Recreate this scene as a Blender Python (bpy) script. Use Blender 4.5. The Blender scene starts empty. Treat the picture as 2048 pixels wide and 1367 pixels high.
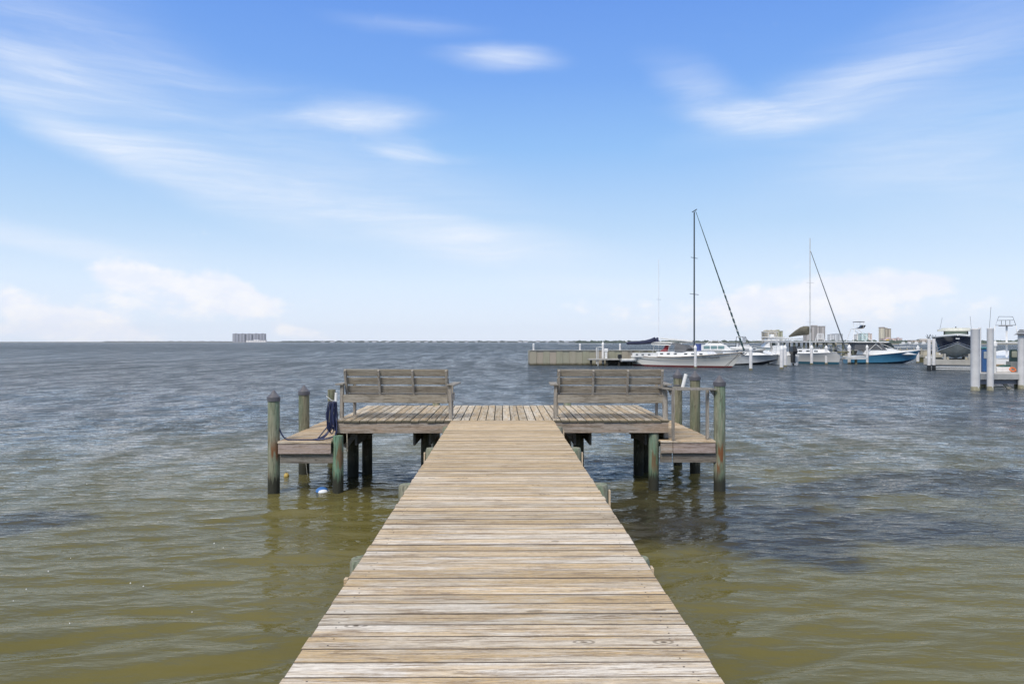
import bpy, math, random
import numpy as np
from mathutils import Vector, Matrix, noise as mnoise
R = math.radians
random.seed(7)
sc = bpy.context.scene
col = sc.collection
F = 1500.0                      # focal length in pixels of the 2048 wide photograph
CAMZ = 1.38                     # eye height above the deck (deck top is z = 0)
WZ = -1.23                      # mean water level
YAW = math.atan(19.0 / F)

# ------------------------------------------------------------------ camera
cam = bpy.data.cameras.new("camera"); cam.sensor_width = 36.0; cam.lens = 36.0 * F / 2048
cam.clip_start = 0.05; cam.clip_end = 20000
co = bpy.data.objects.new("camera", cam); col.objects.link(co)
co.location = (0, 0, CAMZ); co.rotation_euler = (R(90), 0, -YAW)
sc.camera = co
# ------------------------------------------------------------------ sun and sky
SUN_EL, SUN_AZ = 46.0, -150.0     # azimuth from +Y, positive towards +X
sl = bpy.data.lights.new("sun", 'SUN'); sl.energy = 2.5; sl.angle = R(18); sl.color = (1.0, 0.93, 0.83)
so = bpy.data.objects.new("sun", sl); col.objects.link(so)
sd = Vector((math.sin(R(SUN_AZ)) * math.cos(R(SUN_EL)), math.cos(R(SUN_AZ)) * math.cos(R(SUN_EL)), math.sin(R(SUN_EL))))
so.rotation_euler = sd.to_track_quat('Z', 'Y').to_euler(); so.location = (0, 0, 60)
sc.view_settings.view_transform = 'Standard'; sc.view_settings.look = 'None'
sc.view_settings.exposure = 0.0; sc.view_settings.gamma = 1.0; sc.view_settings.use_curve_mapping = False
sc.cycles.max_bounces = 6; sc.cycles.diffuse_bounces = 3; sc.cycles.glossy_bounces = 3
sc.cycles.transparent_max_bounces = 8; sc.cycles.caustics_reflective = False; sc.cycles.caustics_refractive = False

class NT:
    """small helper for building node trees"""
    def __init__(s, tree): s.t = tree; s.n = tree.nodes; s.l = tree.links
    def node(s, typ, **kw):
        nd = s.n.new(typ)
        for k, v in kw.items():
            if k.startswith('_'): setattr(nd, k[1:], v)
            else:
                key = int(k[1:]) if (k[0] == 'i' and k[1:].isdigit()) else k.replace('__', ' ')
                if isinstance(v, bpy.types.NodeSocket): s.l.new(v, nd.inputs[key])
                else: nd.inputs[key].default_value = v
        return nd
    def math(s, op, a, b=None, c=None, clamp=False):
        kw = {'_operation': op, '_use_clamp': clamp, 'i0': a}
        if b is not None: kw['i1'] = b
        if c is not None: kw['i2'] = c
        return s.node('ShaderNodeMath', **kw).outputs[0]
    def noise(s, vec, scale, detail=3, rough=.5, dist=0, out=0):
        return s.node('ShaderNodeTexNoise', Vector=vec, Scale=scale, Detail=detail, Roughness=rough, Distortion=dist).outputs[out]
    def map(s, vec, loc=(0, 0, 0), rot=(0, 0, 0), sc=(1, 1, 1), typ='POINT'):
        return s.node('ShaderNodeMapping', _vector_type=typ, Vector=vec, Location=loc, Rotation=rot, Scale=sc).outputs[0]
    def rng(s, v, a, b, c=0.0, d=1.0, smooth=False):
        nd = s.node('ShaderNodeMapRange', i0=v, i1=a, i2=b, i3=c, i4=d)
        if smooth: nd.interpolation_type = 'SMOOTHSTEP'
        return nd.outputs[0]
    def mix(s, f, a, b, blend='MIX'):
        nd = s.n.new('ShaderNodeMix'); nd.data_type = 'RGBA'; nd.blend_type = blend
        for i, v in ((0, f), (6, a), (7, b)):
            if isinstance(v, bpy.types.NodeSocket): s.l.new(v, nd.inputs[i])
            else: nd.inputs[i].default_value = (v if i == 0 else tuple(v) + (1,) * (4 - len(v)))
        return nd.outputs[2]
    def ramp(s, v, stops, interp='LINEAR'):
        nd = s.n.new('ShaderNodeValToRGB'); s.l.new(v, nd.inputs[0]); cr = nd.color_ramp; cr.interpolation = interp
        while len(cr.elements) < len(stops): cr.elements.new(0.5)
        for e, (p, c) in zip(cr.elements, stops):
            e.position = p; e.color = tuple(c) + (1,) * (4 - len(c))
        return nd.outputs[0]

def srgb(r, g, b):
    f = lambda c: (c / 255 / 12.92) if c / 255 <= .04045 else ((c / 255 + .055) / 1.055) ** 2.4
    return (f(r), f(g), f(b))

w = bpy.data.worlds.new("World"); sc.world = w; w.use_nodes = True
W = NT(w.node_tree); W.n.clear()
tc = W.node('ShaderNodeTexCoord').outputs['Generated']
sep = W.node('ShaderNodeSeparateXYZ', Vector=tc)
dx, dy, dz = sep.outputs
az = W.math('ARCTAN2', dx, dy)
el = W.math('ARCSINE', dz)
uv = W.node('ShaderNodeCombineXYZ', X=az, Y=el).outputs[0]
sky = W.node('ShaderNodeTexSky'); sky.sky_type = 'NISHITA'; sky.sun_disc = False
sky.sun_elevation = R(SUN_EL); sky.sun_rotation = R(SUN_AZ); sky.air_density = 1.0; sky.dust_density = 1.0
nish = W.mix(1.0, sky.outputs[0], (.12, .12, .12), 'MULTIPLY')
eln = W.rng(el, 0.0, 1.0)
grad = W.ramp(eln, [(0.0, (.86, .94, 1.08)), (.075, (.74, .88, 1.06)), (.15, srgb(190, 221, 254)), (.25, srgb(150, 197, 251)),
                    (.335, srgb(124, 174, 246)), (.43, srgb(108, 158, 240)), (.58, (.55, .62, .76)), (.80, (.90, .89, .90)), (1.0, (.95, .94, .94))])
base = W.mix(.93, nish, grad)
# warped coordinate for wispy cloud edges
nw = W.node('ShaderNodeTexNoise', Vector=W.map(uv, sc=(1, 2.2, 1)), Scale=3.2, Detail=5.0, Roughness=.55)
off = W.node('ShaderNodeVectorMath', _operation='SUBTRACT', i0=nw.outputs['Color'], i1=(.5, .5, .5)).outputs[0]
offs = W.node('ShaderNodeVectorMath', _operation='MULTIPLY', i0=off, i1=(.13, .045, 0)).outputs[0]
uvw = W.node('ShaderNodeVectorMath', _operation='ADD', i0=uv, i1=offs).outputs[0]
streak = W.noise(W.map(uvw, rot=(0, 0, R(10)), sc=(1.5, 12, 1)), 2.4, 8, .66, .5)
fibre = W.noise(W.map(uvw, rot=(0, 0, R(4)), sc=(1.2, 22, 1)), 5.0, 5, .6, .4)
streakf = W.math('MULTIPLY', W.rng(streak, .32, .68, .42, 1.15), W.rng(fibre, .3, .7, .80, 1.12))
def dirc(px, py):
    a = math.atan((px - 1024) / F) + YAW
    return a, math.atan((683.5 - py) / F * math.cos(math.atan((px - 1024) / F)))
def blob(px, py, a, b, ang, k, vec=uvw, soft=1.9):
    u, v = dirc(px, py)
    m = W.map(vec, loc=(u, v, 0), rot=(0, 0, -R(ang)), sc=(a / F, b / F, 1), typ='TEXTURE')
    ln = W.node('ShaderNodeVectorMath', _operation='LENGTH', i0=m).outputs['Value']
    return W.rng(ln, soft, 0.0, 0.0, k, smooth=True)
def addall(lst):
    s_ = lst[0]
    for q in lst[1:]: s_ = W.math('ADD', s_, q)
    return s_
cir = addall([blob(*a) for a in [
    (1000, 118, 90, 20, 0, .72), (715, 232, 90, 24, 0, .55), (690, 240, 130, 14, -2, .25), (800, 298, 60, 18, 6, .5), (850, 308, 90, 9, 2, .25),
    (820, 46, 110, 16, 3, .16), (1430, 195, 110, 34, 30, .36), (1500, 228, 110, 22, 6, .5), (1640, 190, 190, 32, -12, .42), (1860, 130, 260, 75, -20, .30),
    (1900, 280, 240, 50, -12, .34), (1990, 370, 180, 60, 0, .25), (130, 165, 160, 38, 12, .26), (80, 60, 190, 80, 5, .28), (310, 120, 160, 22, 8, .2), (10, 130, 90, 26, 16, .18),
    (120, 262, 210, 24, 24, .42), (320, 335, 240, 32, 22, .40), (560, 400, 260, 32, 18, .38), (600, 320, 380, 90, 14, .30), (820, 450, 240, 32, 16, .45),
    (1000, 490, 170, 30, 6, .42), (60, 475, 190, 16, 8, .6), (230, 500, 150, 18, 4, .2), (1190, 570, 170, 16, 3, .35)]])
cir = W.math('MULTIPLY', cir, streakf, clamp=True)
# cumulus low over the horizon
cn = W.node('ShaderNodeTexNoise', Vector=W.map(uv, sc=(1, 1.5, 1)), Scale=22, Detail=7.0, Roughness=.6).outputs[0]
cum = addall([blob(*a, soft=1.7) for a in [
    (258, 545, 50, 26, 0, .9), (370, 560, 120, 30, 4, .8), (490, 590, 70, 36, 20, .9), (400, 610, 220, 30, 0, .7), (130, 640, 70, 22, 0, .9), (210, 655, 90, 18, 8, .8),
    (20, 605, 60, 26, 0, .8), (60, 672, 160, 18, 0, .8), (605, 668, 55, 16, 10, .9), (1480, 600, 70, 30, 0, .8), (1620, 585, 110, 34, -5, .8),
    (1740, 575, 100, 26, 0, .8), (1850, 572, 50, 20, 0, .9), (1650, 630, 260, 40, 0, .7), (1250, 620, 160, 40, 0, .45)]])
cumm = W.rng(W.math('ADD', cum, W.math('MULTIPLY', W.math('SUBTRACT', cn, .5), 1.5)), .22, .90, 0, 1, smooth=True)
c1 = W.mix(cir, base, (.84, .91, 1.03))
cshade = W.mix(W.rng(cn, .4, .65), (.88, .92, 1.03), (1.0, 1.0, 1.03))
c2 = W.mix(W.math('MULTIPLY', cumm, .88), c1, cshade)
bg = W.node('ShaderNodeBackground', Color=c2, Strength=1.0)
W.l.new(bg.outputs[0], W.node('ShaderNodeOutputWorld').inputs[0])
w.cycles.sampling_method = 'MANUAL'; w.cycles.sample_map_resolution = 512

# ------------------------------------------------------------------ mesh helpers
class MB:
    def __init__(s): s.v = []; s.f = []; s.m = []; s.sm = []
    def add(s, vs, fs, m=0, smooth=False):
        b = len(s.v); s.v += [tuple(p) for p in vs]
        for f in fs: s.f.append(tuple(b + i for i in f)); s.m.append(m); s.sm.append(smooth)
        return s
    def hexa(s, p, m=0):      # 8 points, bottom 4 then top 4
        return s.add(p, [(3, 2, 1, 0), (4, 5, 6, 7), (0, 1, 5, 4), (1, 2, 6, 5), (2, 3, 7, 6), (3, 0, 4, 7)], m)
    def box(s, x0, x1, y0, y1, z0, z1, m=0, mat=None):
        p = [Vector(q) for q in ((x0, y0, z0), (x1, y0, z0), (x1, y1, z0), (x0, y1, z0), (x0, y0, z1), (x1, y0, z1), (x1, y1, z1), (x0, y1, z1))]
        if mat is not None: p = [mat @ q for q in p]
        return s.hexa(p, m)
    def cbox(s, x0, x1, y0, y1, z0, z1, c=.006, m=0, mat=None, me=None):   # box with chamfered edges all round
        P = []
        for z, i in ((z0, c), (z0 + c, 0), (z1 - c, 0), (z1, c)):
            for (x, y) in ((x0 + i, y0 + i), (x1 - i, y0 + i), (x1 - i, y1 - i), (x0 + i, y1 - i)):
                P.append(Vector((x, y, z)))
        if mat is not None: P = [mat @ q for q in P]
        fs = [(3, 2, 1, 0), (12, 13, 14, 15)]
        for k in range(3):
            for j in range(4):
                a, b = k * 4 + j, k * 4 + (j + 1) % 4
                fs.append((a, b, b + 4, a + 4))
        if me is None: return s.add(P, fs, m)
        s.add(P, fs[:2], m); s.m[-2] = me
        b0 = len(s.v) - 16
        for f in fs[2:]: s.f.append(tuple(b0 + i for i in f)); s.m.append(me); s.sm.append(False)
        return s
    def beam(s, a, b, wd, hg, m=0, up=(0, 0, 1), c=.004):     # rectangular bar from a to b
        a = Vector(a); b = Vector(b); d = (b - a); L = d.length; d.normalize()
        u = Vector(up)
        if abs(d.dot(u)) > .98: u = Vector((0, 1, 0))
        x = d.cross(u).normalized(); z = x.cross(d).normalized()
        M = Matrix(((x.x, d.x, z.x, a.x), (x.y, d.y, z.y, a.y), (x.z, d.z, z.z, a.z), (0, 0, 0, 1)))
        return s.cbox(-wd / 2, wd / 2, 0, L, -hg / 2, hg / 2, c, m, M)
    def tube(s, pts, r, seg=10, m=0, caps=True, smooth=True):
        pts = [Vector(p) for p in pts]; n = len(pts); rs = r if isinstance(r, (list, tuple)) else [r] * n
        vs = []; prev = None
        for i, p in enumerate(pts):
            d = (pts[min(i + 1, n - 1)] - pts[max(i - 1, 0)]).normalized()
            if prev is None:
                x = d.cross(Vector((0, 0, 1)))
                if x.length < .01: x = d.cross(Vector((0, 1, 0)))
            else: x = prev - d * prev.dot(d)
            x.normalize(); prev = x; y = d.cross(x)
            for k in range(seg):
                t = 2 * math.pi * k / seg
                vs.append(p + (x * math.cos(t) + y * math.sin(t)) * rs[i])
        fs = [(i * seg + k, i * seg + (k + 1) % seg, (i + 1) * seg + (k + 1) % seg, (i + 1) * seg + k) for i in range(n - 1) for k in range(seg)]
        s.add(vs, fs, m, smooth)
        if caps:
            s.add(vs[:seg], [tuple(range(seg))[::-1]], m); s.add(vs[-seg:], [tuple(range(seg))], m)
        return s
    def lathe(s, prof, c=(0, 0, 0), seg=24, m=0, smooth=True, wob=0, seed=0):
        vs = []; n = len(prof)
        for (r, z) in prof:
            for k in range(seg):
                t = 2 * math.pi * k / seg
                rr = r * (1 + wob * mnoise.noise(Vector((math.cos(t) * 1.6 + seed, math.sin(t) * 1.6, z * .9))))
                vs.append((c[0] + rr * math.cos(t), c[1] + rr * math.sin(t), c[2] + z))
        fs = [(i * seg + k, i * seg + (k + 1) % seg, (i + 1) * seg + (k + 1) % seg, (i + 1) * seg + k) for i in range(n - 1) for k in range(seg)]
        s.add(vs, fs, m, smooth)
        s.add(vs[:seg], [tuple(range(seg))[::-1]], m); s.add(vs[-seg:], [tuple(range(seg))], m)
        return s
    def prism(s, poly, z0, z1, m=0, mat=None):   # extrude xy polygon
        n = len(poly); P = [Vector((x, y, z0)) for x, y in poly] + [Vector((x, y, z1)) for x, y in poly]
        if mat is not None: P = [mat @ q for q in P]
        return s.add(P, [tuple(range(n))[::-1], tuple(range(n, 2 * n))] + [(i, (i + 1) % n, n + (i + 1) % n, n + i) for i in range(n)], m)
    def side(s, poly, y0, y1, m=0):              # extrude xz polygon along y
        M = Matrix(((1, 0, 0, 0), (0, 0, -1, 0), (0, 1, 0, 0), (0, 0, 0, 1)))
        return s.prism(poly, -y1, -y0, m, M)
    def grid(s, rows, m=0, smooth=True, closed=False):
        n = len(rows); k = len(rows[0]); vs = [p for r_ in rows for p in r_]
        fs = []
        for i in range(n - 1):
            for j in range(k if closed else k - 1):
                fs.append((i * k + j, i * k + (j + 1) % k, (i + 1) * k + (j + 1) % k, (i + 1) * k + j))
        return s.add(vs, fs, m, smooth)
    def build(s, name, mats, parent=None, loc=(0, 0, 0), rot=0):
        me = bpy.data.meshes.new(name); me.from_pydata(s.v, [], s.f)
        for mm in (mats if isinstance(mats, (list, tuple)) else [mats]): me.materials.append(mm)
        me.polygons.foreach_set('material_index', s.m); me.polygons.foreach_set('use_smooth', s.sm)
        me.update()
        o = bpy.data.objects.new(name, me); col.objects.link(o)
        o.location = loc; o.rotation_euler = (0, 0, rot)
        if parent: o.parent = parent
        return o
def tag(o, label=None, cat=None, group=None, kind=None):
    if label: o['label'] = label
    if cat: o['category'] = cat
    if group: o['group'] = group
    if kind: o['kind'] = kind
    return o
def thing(name, label, cat, loc=(0, 0, 0), rz=0, group=None):
    o = bpy.data.objects.new(name, None); col.objects.link(o); o.empty_display_size = .2
    o.location = loc; o.rotation_euler = (0, 0, rz)
    return tag(o, label, cat, group)
def copy_thing(o, loc, rz=None, label=None, group=None):
    def rec(a, par):
        c = a.copy(); col.objects.link(c)
        if par: c.parent = par
        for ch in [q for q in a.children]: rec(ch, c)
        return c
    c = rec(o, None); c.location = loc
    if rz is not None: c.rotation_euler = (0, 0, rz)
    if label: c['label'] = label
    if group: c['group'] = group
    return c
def wx(px, Y):   # world x of a picture column at distance Y
    return Y * math.tan(math.atan((px - 1024) / F) + YAW)
def wzp(py, Y, X=0):
    return CAMZ - (py - 683.5) / F * (Y * math.cos(YAW) + X * math.sin(YAW))

# ------------------------------------------------------------------ materials
def mat_new(name):
    m = bpy.data.materials.new(name); m.use_nodes = True; m.node_tree.nodes.clear()
    return m, NT(m.node_tree)
def finish(m, T, colr, rough=.7, bump=None, bstr=.3, bdist=.01, metal=0.0, spec=.5, coat=0.0):
    p = T.node('ShaderNodeBsdfPrincipled')
    for k, v in (('Base Color', colr), ('Roughness', rough), ('Metallic', metal), ('Specular IOR Level', spec), ('Coat Weight', coat)):
        if isinstance(v, bpy.types.NodeSocket): T.l.new(v, p.inputs[k])
        else: p.inputs[k].default_value = (tuple(v) + (1,)) if k == 'Base Color' and len(v) == 3 else v
    if bump is not None:
        b = T.node('ShaderNodeBump', Height=bump, Strength=bstr, Distance=bdist)
        T.l.new(b.outputs[0], p.inputs['Normal'])
    T.l.new(p.outputs[0], T.node('ShaderNodeOutputMaterial').inputs[0])
    return m
def plain(name, c, rough=.5, var=.12, scale=3.0, metal=0.0, spec=.5):
    m, T = mat_new(name)
    oc = T.node('ShaderNodeTexCoord').outputs['Object']
    n = T.noise(oc, scale, 5, .6)
    cc = T.mix(T.rng(n, .3, .7), [q * (1 - var) for q in c], [min(1, q * (1 + var)) for q in c])
    return finish(m, T, cc, T.rng(n, 0, 1, max(0, rough - .08), min(1, rough + .08)), metal=metal, spec=spec)

def wood(name, axis, pale, tan, dark, tanamt=.5, bumps=.5, knots=True, moss=0.0, rough=.8, far=None):
    """weathered boards; axis = direction the grain runs"""
    m, T = mat_new(name)
    oc = T.node('ShaderNodeTexCoord').outputs['Object']
    rnd = T.node('ShaderNodeNewGeometry').outputs['Random Per Island']
    rv = T.node('ShaderNodeCombineXYZ', X=T.math('MULTIPLY', rnd, 37.0), Y=T.math('MULTIPLY', rnd, 61.0), Z=T.math('MULTIPLY', rnd, 23.0)).outputs[0]
    v = T.node('ShaderNodeVectorMath', _operation='ADD', i0=oc, i1=rv).outputs[0]
    if axis == 'x': g = (1.3, 24, 24); g2 = (1.5, 15, 15); kk = (8, 17, 17)
    elif axis == 'y': g = (24, 1.3, 24); g2 = (15, 1.5, 15); kk = (17, 8, 17)
    else: g = (24, 24, 1.3); g2 = (15, 15, 1.5); kk = (17, 17, 8)
    gv = T.map(v, sc=g)
    grain = T.noise(gv, 2.2, 9, .72, 1.0)
    grain2 = T.noise(T.map(v, sc=g2), .75, 4, .55, .9)
    fine = T.noise(gv, 11.0, 4, .7)
    r2 = T.math('FRACT', T.math('MULTIPLY', rnd, 7.31))
    r3 = T.math('FRACT', T.math('MULTIPLY', rnd, 13.7))
    f1 = T.math('ADD', T.rng(grain2, .42, .58), T.math('MULTIPLY', T.math('SUBTRACT', r2, 1 - tanamt), .75), clamp=True)
    c = T.mix(f1, pale, tan)
    c = T.mix(T.math('MULTIPLY', T.math('MULTIPLY', T.rng(grain, .455, .575, smooth=True), T.rng(T.noise(T.map(v, sc=g2), 1.4, 3), .40, .56, .30, 1.0)), .95), c, dark)
    vfine = T.noise(gv, 26.0, 3, .6)
    c = T.mix(T.math('MULTIPLY', T.rng(fine, .49, .60), .50), c, [q * .6 for q in dark])
    c = T.mix(T.math('MULTIPLY', T.rng(vfine, .50, .36), .35), c, [min(.8, q * 1.35) for q in pale])
    if far is not None:      # boards farther out are less bleached
        yy = T.node('ShaderNodeSeparateXYZ', Vector=oc).outputs[1]
        c = T.mix(T.rng(yy, 4.0, 11, 0, .5, smooth=True), c, T.mix(T.rng(grain, .42, .60), far, [q * .5 for q in far]))
    c = T.mix(1.0, c, T.node('ShaderNodeCombineColor', Red=T.rng(r3, 0, 1, .80, 1.14), Green=T.rng(r3, 0, 1, .78, 1.14), Blue=T.rng(r3, 0, 1, .74, 1.15)).outputs[0], 'MULTIPLY')
    if knots:
        vd = T.node('ShaderNodeVectorMath', _operation='ADD', i0=v, i1=T.node('ShaderNodeVectorMath', _operation='MULTIPLY', i0=T.noise(oc, 6, 2, out=1), i1=(.06, .06, .06)).outputs[0]).outputs[0]
        vo = T.node('ShaderNodeTexVoronoi', Vector=T.map(vd, sc=kk), Scale=.33, Randomness=1.0)
        pick = T.math('GREATER_THAN', T.node('ShaderNodeSeparateColor', Color=vo.outputs['Color']).outputs[0], .42)
        kn = T.math('MULTIPLY', T.math('MAXIMUM', T.rng(vo.outputs['Distance'], .06, .03, smooth=True), T.math('MULTIPLY', T.rng(T.math('ABSOLUTE', T.math('SUBTRACT', vo.outputs['Distance'], .12)), .035, .01, smooth=True), .6)), pick)
        c = T.mix(T.math('MULTIPLY', kn, .9), c, [q * .35 for q in dark])
    if moss > 0:
        mo = T.rng(T.noise(oc, 2.4, 6, .65), .5, .68, 0, moss)
        c = T.mix(mo, c, (.075, .085, .045))
    h = T.math('ADD', T.math('MULTIPLY', grain, .7), T.math('MULTIPLY', fine, .5))
    return finish(m, T, c, rough, h, bumps, .006, spec=.25)

PALE = (.60, .55, .50); TAN = (.50, .37, .225); DRK = (.20, .145, .095)
GREY = (.215, .205, .185)
M_deckx = wood('deck_wood_crosswise', 'x', (.74, .685, .60), (.63, .47, .27), (.25, .175, .105), .43, bumps=.9, far=(.66, .48, .26))
M_decky = wood('deck_wood_lengthwise', 'y', (.62, .565, .475), (.55, .42, .26), DRK, .45, moss=.2)
M_stepx = wood('step_wood', 'x', (.62, .54, .43), (.58, .41, .23), DRK, .62)
M_fascia = wood('fascia_wood', 'x', (.40, .35, .30), (.38, .28, .20), (.16, .115, .08), .45, moss=.25)
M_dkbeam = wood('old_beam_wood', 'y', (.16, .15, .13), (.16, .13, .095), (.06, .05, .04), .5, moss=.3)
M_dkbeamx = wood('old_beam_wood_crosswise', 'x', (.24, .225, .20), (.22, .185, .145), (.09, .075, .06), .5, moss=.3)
M_bench = wood('bench_wood', 'x', (.345, .315, .265), (.30, .255, .19), (.12, .10, .075), .45, moss=.10)
M_benchz = wood('bench_wood_upright', 'z', (.37, .345, .305), (.31, .275, .225), (.14, .125, .11), .4)
M_benchy = wood('bench_wood_arm', 'y', (.31, .295, .27), (.28, .25, .21), (.13, .12, .10), .4)
M_batten = plain('pale_batten', (.62, .50, .36), .7, .15, 6)

def pile_mat(name, a, b, green, rust=.5, gamt=.5):
    m, T = mat_new(name)
    oc = T.node('ShaderNodeTexCoord').outputs['Object']
    g = T.node('ShaderNodeObjectInfo').outputs['Random']
    v = T.node('ShaderNodeVectorMath', _operation='ADD', i0=oc, i1=T.node('ShaderNodeCombineXYZ', X=T.math('MULTIPLY', g, 50), Y=T.math('MULTIPLY', g, 31), Z=T.math('MULTIPLY', g, 17)).outputs[0]).outputs[0]
    gr = T.noise(T.map(v, sc=(14, 14, 1.1)), 2.2, 8, .7, .6)
    bl = T.noise(T.map(v, sc=(3, 3, 1.0)), 1.4, 4, .6)
    c = T.mix(T.rng(bl, .38, .62), a, b)
    c = T.mix(T.math('MULTIPLY', T.rng(T.noise(T.map(v, sc=(6, 6, .8)), 1.3, 5, .6), .56 - .25 * gamt, .72 - .2 * gamt), .85), c, green)
    c = T.mix(T.math('MULTIPLY', T.rng(gr, .48, .64), .80), c, [q * .30 for q in a])
    c = T.mix(T.math('MULTIPLY', T.rng(T.noise(T.map(v, sc=(30, 30, 1.6)), 3, 4, .7), .54, .66), .5), c, [q * .35 for q in a])
    c = T.mix(T.math('MULTIPLY', T.rng(T.noise(T.map(v, sc=(9, 9, 5)), 1.8, 5, .65), .56, .72), .45), c, (.42, .42, .36))
    z = T.node('ShaderNodeSeparateXYZ', Vector=oc).outputs[2]
    rs = T.math('MULTIPLY', T.rng(T.noise(T.map(v, sc=(7, 7, 1.2)), 1.5, 3, .5), .50, .60, smooth=True), T.rng(T.math('ABSOLUTE', T.math('ADD', z, .65)), .42, .15, 0, rust))
    c = T.mix(rs, c, (.20, .085, .035))
    wet = T.rng(T.math('ADD', z, T.math('MULTIPLY', T.math('SUBTRACT', gr, .5), .7)), -.86, -1.04, smooth=True)
    c = T.mix(wet, c, (.035, .036, .026))
    return finish(m, T, c, .75, gr, .7, .012, spec=.3)
M_pile = pile_mat('pile_wood', (.26, .265, .19), (.31, .30, .23), (.20, .27, .19), .6, .4)
M_pileg = pile_mat('pile_wood_copper_green', (.20, .28, .20), (.27, .30, .22), (.12, .29, .19), .7, .6)
M_piled = pile_mat('pile_wood_dark', (.10, .105, .075), (.13, .12, .09), (.06, .09, .065), .1, .3)
M_cap = plain('pile_cap_plastic', (.105, .105, .122), .45, .25, 5)
M_nail = plain('rusty_nail', (.09, .07, .06), .5)
M_pvc = plain('white_pvc', (.80, .80, .79), .35, .04)
M_hose = plain('navy_hose_rubber', (.022, .030, .085), .38, .3, 8)

# ------------------------------------------------------------------ water
def build_water():
    rs = np.random.RandomState(5)
    n_r, n_a = 1150, 620
    r = 2.2 * (420 / 2.2) ** (np.linspace(0, 1, n_r))
    a = np.radians(np.linspace(-62, 62, n_a))
    RR, AA = np.meshgrid(r, a, indexing='ij')
    X = RR * np.sin(AA); Y = RR * np.cos(AA)
    Z = np.zeros_like(X)
    dr = RR * (math.log(420 / 2.2) / n_r) * 1.15
    # slow patchiness of the breeze
    env = 1 + .35 * np.sin(X * .31 + Y * .12 + 1) * np.sin(Y * .23 - X * .07) + .2 * np.sin(X * .11 - Y * .41)
    calm = 1 - .25 * np.exp(-((X + 5) ** 2 + (Y - 7) ** 2) / 60)
    smoothing = 1 - .45 * (1 / (1 + np.exp((X - .5) / 1.2))) * np.clip((16 - Y) / 8, 0, 1) - .15 * (1 / (1 + np.exp(-(X - .5) / 1.2))) * np.clip((12 - Y) / 6, 0, 1)
    N = 90
    lam = np.exp(rs.uniform(math.log(.20), math.log(3.2), N))
    th = rs.normal(R(102), R(14), N)
    th[lam < .8] += rs.normal(0, R(14), (lam < .8).sum())
    ph = rs.uniform(0, 2 * math.pi, N)
    slope = .0185 * np.exp(-(np.log(lam / .62) / .85) ** 2) * 1.25 * rs.uniform(.5, 1.5, N)
    warpx = .25 * np.sin(Y * .9 + X * .35) + .18 * np.sin(X * 1.3 - Y * .5)
    warpy = .22 * np.sin(X * .8 + 2) + .15 * np.sin(Y * 1.1 + X * .6)
    for L, t, p, s in zip(lam, th, ph, slope):
        k = 2 * math.pi / L
        fade = np.clip((L / dr - 2.6) / 3.0, 0, 1)
        phase = k * ((X + warpx * .5) * math.cos(t) + (Y + warpy * .5) * math.sin(t)) + p
        sn = np.sin(phase)
        Z += fade * s / k * (sn + .42 * np.cos(2 * phase)) * (env if L > .7 else env ** 1.5 * smoothing)
    Z *= calm * (.92 + .08 * np.clip((RR - 8) / 12, 0, 1))
    edge = np.clip((420 - RR) / 100, 0, 1) * np.clip((62 - np.abs(np.degrees(AA))) / 3, 0, 1) * np.clip((RR - 2.2) / 1.0, 0, 1)
    Z = Z * edge + WZ
    V = np.stack([X, Y, Z], -1).reshape(-1, 3)
    i = np.arange(n_r - 1)[:, None] * n_a + np.arange(n_a - 1)[None]
    Q = np.stack([i, i + 1, i + n_a + 1, i + n_a], -1).reshape(-1, 4)
    # rest of the sheet: ring outwards to the horizon and the sector behind
    b = len(V)
    aa = np.radians(np.linspace(-62, 62, n_a))
    big = 7000.0
    far = np.stack([big * np.sin(aa), big * np.cos(aa), np.full(n_a, WZ)], -1)
    V = np.concatenate([V, far]); base_i = (n_r - 1) * n_a
    j = np.arange(n_a - 1)
    Q2 = np.stack([base_i + j, base_i + j + 1, b + j + 1, b + j], -1)
    back = np.array([[0, 0, WZ], [big * math.sin(R(-62)), big * math.cos(R(-62)), WZ], [-big, -big, WZ], [big, -big, WZ], [big * math.sin(R(62)), big * math.cos(R(62)), WZ]], float)
    b2 = len(V); V = np.concatenate([V, back])
    me = bpy.data.meshes.new('water')
    faces = np.concatenate([Q, Q2])
    c1 = 0; c2 = n_a - 1
    nq = len(faces)
    tris = [(b2, b2 + 1, b2 + 2), (b2, b2 + 2, b2 + 3), (b2, b2 + 3, b2 + 4)]
    for jj in range(n_a - 1): tris.append((b2, c1 + jj + 1, c1 + jj))
    me.vertices.add(len(V)); me.vertices.foreach_set('co', V.astype(np.float32).ravel())
    loops = np.concatenate([faces.ravel(), np.array(tris).ravel()])
    me.loops.add(len(loops)); me.loops.foreach_set('vertex_index', loops.astype(np.int32))
    starts = np.concatenate([np.arange(nq) * 4, nq * 4 + np.arange(len(tris)) * 3])
    me.polygons.add(len(starts)); me.polygons.foreach_set('loop_start', starts.astype(np.int32))
    me.polygons.foreach_set('use_smooth', np.ones(len(starts), bool))
    me.update(calc_edges=True); me.validate()
    o = bpy.data.objects.new('water', me); col.objects.link(o)
    tag(o, 'rippled bay water, olive green near the pier and blue grey far out', kind='structure')
    m, T = mat_new('bay_water')
    oc = T.node('ShaderNodeTexCoord').outputs['Object']
    sp = T.node('ShaderNodeSeparateXYZ', Vector=oc); x, y, z = sp.outputs
    dist = T.math('SQRT', T.math('ADD', T.math('MULTIPLY', x, x), T.math('MULTIPLY', y, y)))
    # bottom seen through shallow water, dock reflection painted in: sand, weed beds
    sandn = T.noise(T.map(oc, sc=(.5, .8, 1)), .55, 6, .62)
    sand = T.mix(T.rng(sandn, .3, .7), (.106, .094, .024), (.146, .128, .040))
    deep = (.050, .066, .082)
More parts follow.
